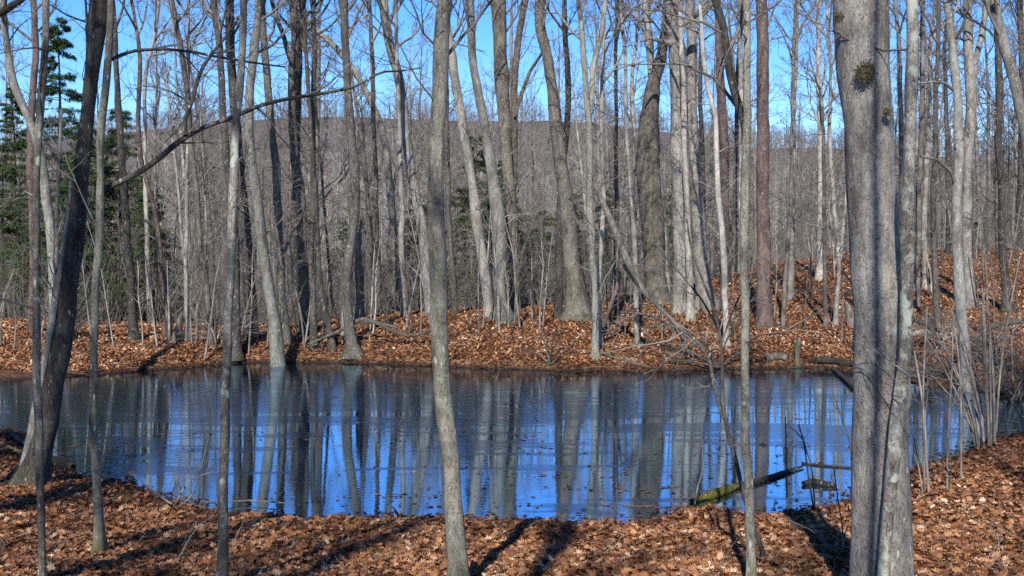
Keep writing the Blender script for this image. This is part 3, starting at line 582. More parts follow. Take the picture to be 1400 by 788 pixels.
hero('dark stem cut by the right edge of the picture', [(1392, 352, 9), (1393, 310, 9), (1396, 240, 9), (1398, 100, 8), (1394, 0, 8)], 'dark', Y=60, seed=84, twig='twig_dark')
hero('slim grey stem hidden partly behind the mottled stem near its top', [(1247, 466, 10), (1248, 410, 8), (1236, 300, 8), (1232, 180, 7), (1229, 60, 6), (1224, 0, 5)], 'bg_pale', Y=44, seed=85)

LM = [(50, 'slim left-edge tree'), (92, 'dark leaning trunk'), (132, 'mossy-footed tree'), (179, 'dark trunk past hemlocks'), (222, 'kinked reddish stem'), (255, 'straight pale tree'), (281, 'ridge-bending tree'),
      (311, 'double-bent stem'), (340, 'thick dark leaning trunk'), (365, 'pale curved trunk'), (416, 'ridged grey trunk'), (438, 'slender curving stem'), (473, 'S-shaped trunk'), (492, 'torn snag'), (539, 'slanting pale trunk'),
      (602, 'lichen-covered trunk'), (664, 'pinkish leaning trunk'), (684, 'stout leaning trunk'), (704, 'fork-topped trunk'), (785, 'big flared trunk'), (813, 'slim shore tree'), (843, 'straight dark stem'), (869, 'slim crooked tree'),
      (896, 'mottled thick trunk'), (931, 'left paired trunk'), (961, 'right paired trunk'), (991, 'smooth cream tree'), (1017, 'forked slim tree'), (1045, 'reddish-brown trunk'), (1073, 'curved-foot tree'), (1121, 'white-grey slope tree'),
      (1198, 'thickest trunk'), (1240, 'mottled stem'), (1278, 'left-leaning slope tree'), (1312, 'kinked grey-green tree'), (1375, 'swollen-footed dark trunk')]
def landmark(u):
    p, n = min(LM, key=lambda q: abs(q[0] - u)); return ('just left of the ' if u < p else 'just right of the ') + n
ORD = ['nearest', 'second nearest', 'third nearest', 'fourth nearest', 'fifth nearest', 'sixth nearest', 'seventh nearest', 'eighth nearest', 'ninth nearest', 'tenth nearest', 'eleventh nearest', 'twelfth nearest']
def tell_apart(items):
    by = {}
    for o, txt, Y in items: by.setdefault(txt, []).append((Y, o.name, o))
    for txt, l in by.items():
        l.sort(key=lambda q: q[:2])
        for i, (Y, _, o) in enumerate(l): o['label'] = txt if len(l) == 1 else txt + ', ' + ORD[min(i, 11)]
# ------------------------------------------------------------------ snags, stumps, dead wood
def dead(label, pts, mat, name='fallen_branch', cat='branch', Y=None, dY=0, tw=0, L=.5, twig='twig', seed=1, sides=10, on=None, group=None, z=None, ex=()):
    """one limb lying or leaning: pts (px, py, width); on='ground' drapes it on the earth, z = height above water"""
    r = np.random.RandomState(seed); P, W = [], []
    for i, (px, py, wd) in enumerate(pts):
        if on == 'ground':
            yy = hit(px, py); p = at(px, py, yy); p[2] = float(ground(p[0], p[1])) + wd * yy / F * .35
        elif z is not None:
            q = on_z(px, py, z); yy = q[1]; p = np.array([q[0], q[1], z])
        else:
            yy = Y + dY * i / (len(pts) - 1); p = at(px, py, yy)
        P.append(p); W.append(wd * yy / F / 2)
    Q, q = resample(P, W, 40); b = Q[0].copy()
    lob = 1 + .07 * r.randn(1, 40, sides); q = np.r_[q[:-1], q[-1] * .6]
    root = link_thing(name, b, label, cat, group)
    v, f = tubes(Q[None], q[None], sides, lob); v = np.vstack([v, Q[-1][None], Q[0][None]])
    n = len(v); e = [[(39 * sides) + k, 39 * sides + (k + 1) % sides, n - 2, n - 2] for k in range(sides)] + [[(k + 1) % sides, k, n - 1, n - 1] for k in range(sides)]
    mesh_np('stem', v - b, f, M[mat], root)
    if tw:
        a, bb, Ln = grow(r, Q[None], q[None], tw, .2, .98, L, 45, 6, up=.05, wig=.2, rf=.4, rmin=.004, rcap=.02)
        a2, b2, L2 = grow(r, a, bb, 3, .2, .98, Ln * .5, 42, 4, up=.03, wig=.2, rf=.4, rmin=.0025)
        v, f = join([tubes(a, bb, 5), tubes(a2, b2, 3)]); mesh_np('twigs', v - b, f, M[twig], root)
    for pp, mm, nm in ex:                       # extra pieces
        Pe, We = [], []
        for i, (px, py, wd) in enumerate(pp):
            if z is not None: qq = on_z(px, py, z + .012); yy = qq[1]; Pe.append([qq[0], qq[1], z + .012])
            else: yy = Y if Y else hit(px, py); Pe.append(at(px, py, yy))
            We.append(wd * yy / F / 2)
        Qe, qe = resample(Pe, We, 20); qe = qe * np.sin(np.linspace(.25, 2.9, 20)) ** .5
        v, f = tubes(Qe[None], qe[None], 12, 1 + .12 * r.randn(1, 20, 12)); mesh_np(nm, v - b, f, M[mm], root)
    return root

dead('long dark sunken branch with its lower end coated in yellow-green moss',
     [(944, 686, 7), (970, 677, 9), (1005, 665, 9), (1030, 660, 8), (1055, 652, 7), (1080, 643, 5), (1099, 637, 3)], 'wetlog', z=.03, seed=5,
     ex=[([(950, 683, 10), (975, 676, 13), (995, 669, 12), (1014, 662, 7)], 'mossy', 'moss')])
dead('thin black branch lying flat on the ice right of the mossy sunken branch', [(1096, 633, 3), (1120, 636, 3), (1145, 638, 2.5), (1172, 640, 2)], 'wetlog', z=.015, seed=6)
dead('short soaked log in the shallows left of the thickest trunk', [(1098, 661, 6), (1112, 658, 9), (1128, 662, 9), (1142, 664, 6)], 'wetlog', z=.03, name='log', cat='log', seed=7)
dead('thin brown stick floating near the mossy sunken branch', [(852, 691, 2), (875, 693, 3), (900, 691, 2)], 'red', z=.008, seed=8)
dead('short orange stick floating just beyond the thin brown stick', [(905, 667, 2), (918, 665, 3.5), (930, 664, 2.5)], 'red', z=.008, seed=9)
dead('pale short stick at the water edge below the S-shaped trunk reflection', [(449, 706, 4), (462, 704, 5), (474, 705, 3)], 'deadwood', z=.02, seed=10)
dead('grey weathered log on the far shore right of the reddish-brown trunk', [(1046, 494, 8), (1060, 491, 11), (1076, 494, 9)], 'deadwood', on='ground', name='log', cat='log', seed=11)
dead('long black log lying at the far water edge, reaching the thickest trunk', [(1106, 497, 7), (1125, 496, 10), (1145, 498, 9), (1172, 503, 8), (1190, 500, 6)], 'wetlog', on='ground', name='log', cat='log', seed=12, tw=4, L=.8, twig='twig_dark')
dead('dark branch slanting down into the pond beside the thickest trunk', [(1140, 505, 5), (1152, 515, 6), (1166, 528, 6), (1180, 534, 5)], 'wetlog', z=.06, seed=13)
dead('thin log lying across the leafy slope left of the thickest trunk', [(1090, 403, 5), (1120, 400, 6), (1150, 402, 5), (1172, 405, 4)], 'mid', on='ground', name='log', cat='log', seed=14)
dead('pale thin log high on the slope below the pale slope tree', [(1085, 371, 4), (1110, 367, 5), (1140, 366, 4)], 'deadwood', on='ground', name='log', cat='log', seed=15)
dead('whitish rotten log on the right slope behind the grey shrub', [(1240, 462, 6), (1262, 457, 9), (1285, 463, 8), (1306, 466, 5)], 'pale', on='ground', name='log', cat='log', seed=16)
dead('dark log below the whitish rotten log on the right slope', [(1246, 486, 6), (1285, 484, 8), (1325, 488, 7), (1350, 486, 5)], 'mid', on='ground', name='log', cat='log', seed=17, tw=6, L=1.)
dead('crooked dark branch arching over the leaves at the right edge', [(1330, 466, 5), (1345, 452, 6), (1368, 443, 6), (1400, 440, 6), (1430, 444, 5)], 'mid', Y=27, seed=18, tw=4, L=.7)
dead('pale branch propped on the slope at the right edge', [(1350, 476, 4), (1375, 482, 5), (1400, 492, 4), (1420, 497, 4)], 'deadwood', on='ground', seed=19, tw=3)
dead('dark branch on the right shore pointing at the water', [(1355, 508, 4), (1380, 500, 5), (1410, 490, 5)], 'mid', on='ground', seed=20, tw=3)
dead('long fallen stem leaning from the pale curved trunk to the torn snag', [(424, 470, 3), (440, 463, 4), (470, 450, 5), (492, 437, 6), (500, 436, 5), (520, 443, 4.5), (545, 448, 4)], 'mid', Y=34, seed=21, tw=5, L=.9)
dead('arched dark branch on the bank behind the lichen-covered trunk', [(497, 440, 4), (515, 442, 4), (535, 452, 4), (560, 460, 4), (595, 452, 4)], 'mid', Y=33.5, seed=22, tw=4, L=.7)
dead('broken dead tree top leaning from the slim pale shore tree down to the bank',
     [(814, 250, 6), (822, 275, 8), (832, 293, 9), (845, 326, 11), (858, 359, 9), (872, 385, 7), (885, 404, 6), (911, 430, 6), (938, 457, 6), (965, 482, 6), (984, 508, 4)], 'deadwood', Y=31.5, dY=.3, tw=12, L=2.4, seed=23)
dead('second long dead stem running just under the broken tree top', [(852, 362, 5), (868, 385, 5), (888, 408, 5), (908, 425, 5), (925, 452, 4), (945, 483, 3.5), (950, 492, 3)], 'mid', Y=32.2, tw=8, L=1.6, seed=24)
dead('reddish dead branch propped upright under the broken tree top', [(823, 448, 6), (832, 425, 6), (842, 398, 6), (849, 372, 5), (851, 352, 3)], 'red', Y=33.5, tw=3, L=.7, seed=25)
dead('bare branch lying from the slim pale shore tree toward the water', [(818, 482, 5), (835, 490, 5), (860, 498, 5), (890, 504, 3)], 'mid', on='ground', seed=26, tw=4)
dead('thick branch lying on the leaf bank between the thin shore stems', [(875, 451, 5), (895, 449, 6), (918, 452, 5)], 'mid', on='ground', seed=27)
dead('long stick half buried in leaves in the middle of the near bank', [(364, 771, 6), (400, 767, 6), (449, 763, 6), (500, 765, 5), (550, 768, 4)], 'deadwood', on='ground', seed=28)
dead('dark branch lying behind the slim double-bent stem on the near bank', [(168, 786, 3), (214, 775, 4), (264, 771, 8), (297, 764, 10), (330, 766, 8), (356, 769, 5)], 'mid', on='ground', seed=29, tw=6, L=.6)
dead('forked grey branch on the near bank at the bottom centre', [(808, 766, 4), (822, 778, 6), (845, 786, 6), (880, 789, 4)], 'beech', on='ground', seed=30, tw=2)
dead('pale curved branch beside the foot of the slim pale forked tree', [(952, 790, 4), (985, 778, 5), (1015, 774, 5), (1045, 775, 4), (1075, 778, 3)], 'beech', on='ground', seed=31, tw=3)
dead('slanting pale stick stuck in the leaves near the lichen-covered trunk', [(556, 722, 4), (547, 708, 4), (536, 692, 3)], 'deadwood', Y=13.4, seed=32)
dead('tangle of thin dead sticks at the pond edge right of the mossy-footed tree', [(186, 664, 3), (205, 672, 4), (232, 681, 5), (250, 690, 5), (288, 697, 4)], 'deadwood', on='ground', seed=33, tw=12, L=.7)
dead('grey stick lying between the tangle and the double-bent stem', [(240, 684, 4), (262, 690, 6), (286, 696, 4)], 'deadwood', on='ground', seed=34)
dead('long thin twig lying along the water edge under the arching sticks', [(225, 675, 2), (290, 688, 2.5), (340, 684, 2.5), (390, 688, 2)], 'deadwood', z=.05, seed=35, tw=6, L=.4)
dead('brown broken limb at the left edge of the picture', [(-10, 580, 7), (5, 588, 7), (20, 597, 7), (38, 608, 6)], 'mid', z=.12, seed=36)
dead('grey rotten limb lying below the brown broken limb', [(-15, 606, 9), (5, 610, 9), (22, 618, 8), (42, 622, 7)], 'deadwood', z=.10, seed=37)
dead('dark rotten log by the foot of the dark leaning trunk', [(72, 630, 12), (85, 634, 15), (100, 638, 10)], 'wetlog', z=.05, name='log', cat='log', seed=38)
dead('thick dark limb reaching in at the top left corner', [(-60, 40, 14), (-20, 26, 12), (5, 15, 11), (20, 6, 9), (42, -8, 7)], 'dark', Y=12, seed=39, tw=3, L=.6, twig='twig_dark')
dead('thin stick lying on the leaves at the bottom left', [(18, 745, 3), (55, 750, 3), (88, 752, 3)], 'deadwood', on='ground', seed=40, tw=2)
dead('dead grey stick on the leaves at the bottom right', [(1325, 790, 4), (1342, 778, 4), (1362, 768, 2)], 'beech', on='ground', seed=41, tw=4, L=.5)
for i_, (pp_, lb_) in enumerate([([(1255, 505, 3), (1285, 512, 4), (1320, 508, 3)], 'dark wet branch at the muddy right shore, nearest the mottled stem'),
                         ([(1330, 545, 3), (1365, 538, 4), (1400, 545, 3)], 'dark wet branch at the muddy right shore beside the grey shrub'),
                         ([(1270, 530, 3), (1300, 524, 3.5), (1335, 528, 3)], 'dark branch poking from the muddy right shore into the pond'),
                         ([(1365, 522, 3), (1390, 515, 4), (1425, 520, 3)], 'dark fallen branch above the muddy shore at the right edge'),
                         ([(1235, 478, 3), (1262, 470, 4), (1300, 478, 3)], 'thin fallen branch just above the whitish rotten log')]):
    dead(lb_, pp_, 'wetlog', on='ground', seed=140 + i_, tw=10, L=1.3, twig='twig_dark')
# standing dead pieces
hero('torn dead snag with orange broken wood, right of the S-shaped trunk', [(492, 447, 15), (491, 420, 13), (492, 380, 12), (493, 350, 11), (494, 320, 8), (493, 300, 4)], 'deadwood', Y=39, name='snag', cat='dead tree', broken=True, seed=90,
     limbs=[([(491, 410, 8), (489, 380, 8), (488, 345, 6), (490, 318, 3)], -.12, 0)])
hero('brown snag broken off at head height beside the thin reddish stem', [(229, 465, 13), (229, 440, 10), (230, 420, 9), (229, 404, 5)], 'red', name='snag', cat='dead tree', broken=True, seed=91, Y=36.2)
hero('cream pointed stump at the left crest', [(242, 467, 13), (244, 450, 10), (247, 436, 7), (249, 427, 2.5)], 'deadwood', name='stump', cat='stump', broken=True, seed=92, flare=.15)
hero('white splintered stump touching the left edge of the thickest trunk', [(1165, 447, 12), (1163, 435, 11), (1159, 420, 8), (1156, 411, 2.5)], 'deadwood', name='stump', cat='stump', broken=True, seed=93, flare=.2)
hero('mossy post-like stump at the far water edge right of the weathered log', [(1090, 498, 8), (1090, 485, 7), (1091, 470, 7.5), (1093, 462, 6)], 'footmoss', name='stump', cat='stump', broken=True, seed=94, flare=.1)
# moss tuft on the thickest trunk
def tuft(parent, px, py, rad, n, seed):
    r = np.random.RandomState(seed); Y = parent.location.y - .235
    c = at(px, py, Y); d = r.randn(n, 3) * [rad, .02, rad * 1.1]; p = c + d; p[:, 1] = Y + (d[:, 0] / .24) ** 2 * .1 + r.uniform(.0, .02, n)
    t = nrm(r.randn(n, 3) * [.6, .2, .6] + [0, -.25, -.9]); K = np.stack([p, p + t * .010, p + t * .019], 1)
    v, f = tubes(K, np.tile([[.004, .0035, .001]], (n, 1)), 3); mesh_np('moss_tuft', v - np.array(parent.location), f, M['tuft'], parent)
M['tuft'] = plain('dark_moss', [(.35, (.05, .044, .024)), (.6, (.14, .125, .075))], 30)
tuft(big, 1184, 98, .028, 900, 1); tuft(big, 1213, 152, .010, 220, 2); tuft(big, 1147, 22, .013, 300, 3)

# ------------------------------------------------------------------ shrubs and saplings
def shrub(label, bx, by, stems, mat='twig', name='bare_shrub', Y=None, seed=1, cat='shrub', tw=4, L=.5, group=None):
    r = np.random.RandomState(seed); Y0 = Y or hit(bx, by); b = at(bx, by, Y0); b[2] = float(ground(b[0], b[1]))
    root = link_thing(name, b, label, cat, group)
    for i, st in enumerate(stems):
        dy = r.uniform(-.5, .7); Pl = []; Wl = []
        for k, (px, py, wd) in enumerate(st):
            yy = Y0 + dy * k / (len(st) - 1) + (.15 * r.randn() if k == 0 else 0); Pl.append(at(px, py, yy)); Wl.append(wd * yy / F / 2)
        Q, q = resample(Pl, Wl, 16)
        a, bb, Ln = grow(r, Q[None], q[None], tw, .3, .98, L, 35, 5, up=.08, wig=.15, rf=.4, rmin=.003, rcap=.01)
        a2, b2, _ = grow(r, a, bb, 4, .2, .98, Ln * .5, 40, 4, up=.04, wig=.2, rf=.4, rmin=.002)
        v, f = join([tubes(Q[None], q[None], 7), tubes(a, bb, 4), tubes(a2, b2, 3)]); mesh_np('stem', v - b, f, M[mat], root)
    return root
sh = []
rr_ = np.random.RandomState(77)
for (x0_, y0_, x1_, y1_, wd) in [(1336, 622, 1262, 425, 5), (1340, 615, 1300, 420, 5), (1338, 618, 1290, 470, 4), (1345, 600, 1310, 440, 5), (1352, 600, 1342, 440, 4), (1352, 612, 1334, 380, 5),
                                 (1336, 622, 1250, 440, 4), (1355, 615, 1352, 430, 4), (1362, 590, 1395, 350, 4), (1345, 605, 1325, 470, 5), (1350, 590, 1345, 400, 4), (1360, 605, 1350, 410, 5), (1342, 625, 1240, 480, 3)]:
    wd *= .72; mx = x0_ + (x1_ - x0_) * .35 + rr_.uniform(-3, 3); my = (y0_ + y1_) / 2
    sh.append([(x0_, y0_, wd), (x0_ + (mx - x0_) * .35, y0_ + (my - y0_) * .5, wd), (mx, my, wd * .85), (x0_ + (x1_ - x0_) * .7, y0_ + (y1_ - y0_) * .8, wd * .6), (x1_, y1_, wd * .35)])
shrub('grey many-stemmed bare shrub at the right end of the pond', 1345, 618, sh, 'twig', Y=18.6, seed=3, tw=5, L=.7)
shrub('pair of thin pale saplings close right of the thickest trunk', 1268, 674, [[(1270, 676, 3.8), (1266, 620, 3.8), (1263, 560, 3.4), (1257, 520, 3.0), (1250, 480, 2.2)], [(1264, 672, 3.0), (1263, 600, 3.0), (1262, 540, 2.6), (1264, 480, 2.2), (1268, 420, 1.5)], [(1262, 676, 2.2), (1256, 640, 2.2), (1250, 600, 1.5)]], 'twig', name='sapling', cat='sapling', Y=14.6, seed=4)
shrub('thin grey sapling standing straight on the near bank, second right of the thickest trunk', 1295, 672, [[(1295, 674, 3.4), (1295, 620, 3.0), (1298, 560, 3.0), (1302, 500, 2.6), (1303, 430, 1.9)], [(1297, 674, 1.9), (1300, 640, 1.5), (1296, 600, 1.5)]], 'twig', name='sapling', cat='sapling', Y=14.8, seed=5)
shrub('thin grey sapling right of the straight near-bank sapling', 1314, 662, [[(1314, 664, 3.0), (1314, 600, 3.0), (1314, 540, 2.6), (1310, 480, 2.2), (1300, 420, 1.5)]], 'twig', name='sapling', cat='sapling', Y=15.2, seed=6)
shrub('wiry dark twig plant standing in the water right of the mossy sunken branch', 1112, 690, [[(1112, 692, 2.5), (1105, 650, 2.5), (1100, 610, 2), (1092, 580, 1.6)], [(1114, 690, 2), (1110, 640, 2), (1098, 600, 1.6), (1082, 585, 1.3)], [(1076, 680, 2), (1075, 630, 2), (1074, 570, 1.5)]], 'twig_dark', name='twig_plant', cat='plant', Y=14.3, seed=7, tw=5, L=.3)
shrub('slender twig curving up beside the left edge of the thickest trunk', 1168, 700, [[(1166, 700, 3), (1166, 640, 3), (1162, 600, 2.6), (1150, 570, 2.2), (1140, 540, 1.8), (1134, 520, 1.3)]], 'twig_dark', name='twig_plant', cat='plant', Y=13.6, seed=8, tw=4, L=.3)
shrub('arching thin twigs over the water right of the mossy-footed tree', 236, 690, [[(236, 690, 3), (220, 680, 2.5), (195, 660, 2.2), (181, 644, 2)], [(238, 692, 2.5), (250, 670, 2.2), (262, 655, 2), (290, 645, 1.5)], [(232, 688, 2), (240, 660, 2), (235, 640, 1.5)], [(242, 694, 2), (262, 680, 2), (275, 640, 1.3), (285, 600, 1)]], 'twig', name='twig_plant', cat='plant', Y=14.2, seed=9, tw=5, L=.35)
shrub('thin twig standing up out of the water left of the mossy sunken branch', 952, 690, [[(950, 690, 2), (953, 668, 2), (962, 640, 1.8), (960, 615, 1.3), (959, 560, 1)]], 'twig', name='twig_plant', cat='plant', Y=14.6, seed=10, tw=2, L=.2)
shrub('leafless twigs on the near bank in front of the thickest trunk', 1150, 800, [[(1155, 800, 2.5), (1152, 720, 2.2), (1145, 680, 2), (1140, 640, 1.3)], [(1160, 800, 2), (1135, 750, 2), (1110, 725, 1.6), (1080, 712, 1.2)], [(1158, 800, 2), (1160, 760, 2), (1150, 730, 1.5)]], 'twig', name='twig_plant', cat='plant', Y=10.8, seed=11, tw=4, L=.3)
shrub('small dark twiggy bush at the far water edge below the big flared trunk', 752, 497, [[(752, 498, 3), (745, 470, 2.5), (735, 448, 2)], [(752, 498, 3), (755, 470, 2), (760, 450, 1.5)], [(750, 498, 3), (738, 485, 2), (720, 478, 1.5)], [(754, 498, 3), (765, 485, 2), (775, 478, 1.5)]], 'twig_dark', Y=31.6, seed=12, tw=6, L=.8)
shrub('dark brush of twigs at the far water edge under the fallen tree top', 985, 500, [[(985, 502, 3), (1000, 488, 2.5), (1025, 478, 2)], [(985, 502, 3), (970, 480, 2.5), (960, 466, 2)], [(988, 502, 3), (990, 470, 2.5), (1010, 440, 2), (1040, 410, 1.5)], [(983, 502, 3), (950, 495, 2.5), (915, 492, 2)], [(985, 502, 3), (940, 480, 2.5), (905, 470, 1.5)]], 'twig_dark', Y=31.6, seed=13, tw=8, L=1.2)
def bush(label, bx, by, n, hpx, wpx, seed, mat='twig_dark', L=.9):
    r = np.random.RandomState(seed); st = []
    for _ in range(n):
        ex = bx + r.uniform(-1, 1) * wpx; ey = by - hpx * r.uniform(.4, 1); sx = bx + r.uniform(-8, 8)
        st.append([(sx, by + r.uniform(-2, 3), 2.6), (sx + (ex - sx) * .3, by + (ey - by) * .5, 2.2), (ex, ey, 1.2)])
    shrub(label, bx, by, st, mat, seed=seed, tw=9, L=L)
bush('dark twiggy bush on the muddy shore at the right edge', 1388, 548, 14, 70, 60, 301)
bush('low dark bush on the muddy shore right of the mottled stem', 1268, 528, 12, 45, 45, 302)
bush('grey twiggy bush behind the kinked grey-green tree', 1350, 500, 12, 60, 50, 303, 'twig')
bush('grey bush on the slope between the mottled stem and the kinked tree', 1285, 478, 10, 50, 40, 304, 'twig')
bush('low brush at the crest behind the dark leaning trunk', 95, 462, 12, 50, 60, 305, 'twig', 1.3)
bush('low brush at the crest right of the cream stump', 300, 474, 10, 40, 50, 306, 'twig', 1.2)
# thin saplings on the far bank, each one its own
sap = [(640, 452), (655, 458), (575, 462), (560, 458), (728, 440), (742, 446), (832, 455), (855, 462), (905, 463), (920, 470), (1005, 466), (1058, 440), (1100, 450), (1110, 420), (1150, 470), (1236, 440), (1350, 430), (1345, 460), (130, 462), (150, 466), (90, 465), (212, 470), (340, 486), (365, 478), (440, 478), (468, 470), (505, 470), (528, 466), (703, 447), (680, 447), (1175, 430), (1312, 430), (1360, 470), (1392, 450), (1385, 520)]
sapl = []
for i, (px, py) in enumerate(sap):
    Yb = hit(px, py); hpx = rs.uniform(60, 190); lx = rs.uniform(-.12, .12) * hpx; wd = rs.uniform(1.6, 3.2)
    so_ = shrub('thin leafless sapling standing on the leaf-covered far bank', px, py, [[(px, py, wd), (px + lx * .3 + rs.uniform(-2, 2), py - hpx * .4, wd * .85), (px + lx * .7, py - hpx * .75, wd * .6), (px + lx, py - hpx, wd * .3)]],
          'twig' if i % 3 else 'twig_dark', name='sapling', cat='sapling', seed=200 + i, tw=9, L=hpx * Yb / F * .22, group='thin saplings on the far bank')
    sapl.append((so_, 'thin %s sapling on the far bank %s' % ('grey' if i % 3 else 'dark', landmark(px)), Yb))
tell_apart(sapl)

rq = np.random.RandomState(404)
for i in range(75):
    px = rq.uniform(-20, 1420)
    if 1150 < px < 1235: continue
    u_ = min(max(px, 0), 1400); crest = float(np.interp(u_, cu, cy_)); py = crest + rq.uniform(2, 28 if px < 850 else 60)
    Yb = hit(px, py); hpx = rq.uniform(80, 190); lx = rq.uniform(-.25, .25) * hpx; wd = rq.uniform(1.6, 3.)
    k = rq.randint(3); mt = ('twig', 'bg_pale', 'twig_dark')[k]
    so_ = shrub('thin tall sapling on the far bank', px, py, [[(px, py, wd), (px + lx * .2 + rq.uniform(-3, 3), py - hpx * .3, wd * .9), (px + lx * .5 + rq.uniform(-5, 5), py - hpx * .6, wd * .7), (px + lx * .8, py - hpx * .85, wd * .5), (px + lx, py - hpx, wd * .25)]],
          mt, name='sapling', cat='sapling', seed=500 + i, tw=12, L=hpx * Yb / F * .28, group='thin saplings on the far bank')
    sapl.append((so_, 'taller %s sapling on the far bank %s' % (('grey', 'pale', 'dark')[k], landmark(px)), Yb))
tell_apart(sapl)
# ------------------------------------------------------------------ hemlocks
def needlemat():
    s = NT('hemlock_needles'); a = s.new('ShaderNodeAttribute', attribute_name='tone')
    c = s.ramp(a.outputs['Fac'], [(0., (.012, .024, .010)), (.5, (.075, .13, .042)), (1., (.20, .28, .09))])
    s.ln(c, s.b.inputs['Base Color']); s.b.inputs['Roughness'].default_value = .6
    return s.m
M['needle'] = needlemat()
def hemlock_meshes(seed, Ht, Rw, nb=95):
    r = np.random.RandomState(seed); z = np.linspace(0, Ht, 20)
    P = np.stack([.05 * np.sin(z * .7), .05 * np.cos(z * .9), z - .1], 1); q = np.interp(z, [0, Ht], [Ht * .013, .01])
    tv = tubes(P[None], q[None], 9)
    hb = Ht * (.10 + .88 * np.sort(r.rand(nb)) ** .85); az = r.rand(nb) * 6.28
    L = Rw * 1.15 * (1 - hb / Ht) ** .75 * r.uniform(.6, 1.15, nb) + .15
    D = np.stack([np.cos(az), np.sin(az), r.uniform(-.1, .25, nb)], 1); p = np.stack([0 * hb, 0 * hb, hb], 1)
    K = 7; B = np.empty((nb, K, 3)); B[:, 0] = p
    for k in range(1, K):
        B[:, k] = B[:, k - 1] + D * (L / (K - 1))[:, None]; D = nrm(D + [0, 0, -.09] + .08 * r.randn(nb, 3))
    Rb = np.interp(np.linspace(0, 1, K), [0, 1], [1, .2])[None] * (.006 + .008 * L[:, None])
    m = 12; t = r.uniform(.12, 1, (nb, m)); sp_, sT, _ = sample(B, Rb, t)
    sg = np.where(r.rand(nb, m) < .5, -1, 1)[..., None]; side = nrm(np.cross(sT, [0, 0, 1.])) * sg
    sD = nrm(sT * .7 + side * .8 + .15 * r.randn(nb, m, 3) + [0, 0, -.12]); sL = (L[:, None] * .42 * (1.15 - t) + .12)[..., None]
    S0 = sp_.reshape(-1, 3); SD = sD.reshape(-1, 3); SL = sL.reshape(-1, 1)
    S1 = S0 + SD * SL; Sb = np.stack([S0, S0 + SD * SL * .5, S1 + [0, 0, -.03]], 1)
    bv = join([tubes(B, Rb, 4), tubes(Sb, np.full((len(Sb), 3), .004), 3)])
    # needle sprays: small pointed flat blades along every side shoot
    nn = 64; tt = r.rand(len(S0), nn, 1); c = S0[:, None] + (S1 - S0)[:, None] * tt + r.randn(len(S0), nn, 3) * [.02, .02, .045]
    sgn = np.where(r.rand(len(S0), nn, 1) < .5, -1, 1); sd_ = nrm(np.cross(SD, [0, 0, 1.]))[:, None] * sgn
    d = nrm(SD[:, None] * .6 + sd_ * .8 + .3 * r.randn(len(S0), nn, 3)); ln_ = r.uniform(.03, .065, tt.shape) * (.6 + Ht / 18)
    wv = nrm(np.cross(d, r.randn(len(S0), nn, 3) * .4 + [0, 0, 1.])) * ln_ * .30
    a, b_, e, f = c, c + d * ln_ * .5 + wv, c + d * ln_, c + d * ln_ * .5 - wv
    V = np.stack([a, b_, e, f], 2).reshape(-1, 3); n = len(V) // 4
    tone = np.repeat(np.clip(r.normal(.45, .22, n), 0, 1), 4)
    return tv, bv, (V, np.arange(n * 4).reshape(-1, 4), tone)
hm = [hemlock_meshes(1, 15, 2.9, 150), hemlock_meshes(2, 9, 2.5, 120), hemlock_meshes(3, 5, 2., 80)]
proto = {}
def hemlock(label, px, Y, kind, s=1., rz=0., group=None):
    x = (px - 700) / F * Y; b = (x, Y, float(ground(x, Y)) - .05)
    root = link_thing('hemlock_tree', b, label, 'evergreen tree', group); root.scale = (s, s, s); root.rotation_euler = (0, 0, rz)
    if kind not in proto:
        tv, bv, (V, Q, tone) = hm[kind]
        proto[kind] = (mesh_np('trunk', tv[0], tv[1], M['mid'], root), mesh_np('branches', bv[0], bv[1], M['twig_dark'], root), mesh_np('needles', V, Q, M['needle'], root, smooth=False, attr=tone))
    else:
        for o in proto[kind]:
            c = o.copy(); S.collection.objects.link(c); c.parent = root
hemlock('tall dark hemlock with a pointed tip against the sky at the left', 84, 54, 0, 1.02, .3)
hemlock('broad hemlock filling the left edge behind the slim tree', 22, 50, 0, .72, 2.)
hemlock('low spreading hemlock behind the dark leaning trunk', 118, 46, 1, .95, 1.)
hemlock('hemlock with wide light-green boughs right of the dark leaning trunk', 165, 48, 1, 1.05, 4.)
hemlock('small hemlock behind the thin reddish stem', 212, 52, 1, .72, 2.6)
hemlock('bushy hemlock right at the left edge of the woods', 4, 44, 1, .8, 5.1)
hemlock('bushy hemlock between the slim left-edge tree and the mossy-footed tree', 96, 43, 1, .7, 3.7)
hemlock('hemlock with low boughs just right of the dark trunk past the others', 196, 45, 1, .62, .4)
hemlock('young hemlock low at the crest left of the mossy-footed tree', 62, 43, 2, .95, 2.6)
hemlock('young hemlock low at the crest right of the mossy-footed tree', 148, 43, 2, .7, .6)
hemlock('dense green hemlock between the pinkish leaning trunk and the stout trunk', 652, 48, 1, .85, .9)
hemlock('shaded hemlock behind the foot of the stout leaning trunk', 688, 54, 1, .85, 3.)
hemlock('small yellow-green hemlock just left of the lichen-covered trunk', 574, 50, 2, 1.1, 1.9)
hemlock('dark hemlock behind the big flared trunk', 790, 58, 1, .7, 5.)
hemlock('dark hemlock behind the slim pale shore tree', 828, 62, 1, .78, 2.2)
hemlock('small hemlock left of the big flared trunk', 742, 60, 2, 1.2, .2)
hemlock('hemlock glimpsed behind the paired pinkish trunks', 912, 72, 1, .85, 1.2)
hemlock('hemlock glimpsed between the cream tree and the forked slim tree', 1004, 80, 1, .75, 3.2)
hemlock('hemlock glimpsed high on the slope right of the kinked grey-green tree', 1340, 82, 1, .6, 3.9)
hemlock('distant hemlock glimpsed behind the slender curving stem', 470, 88, 1, .8, .9)

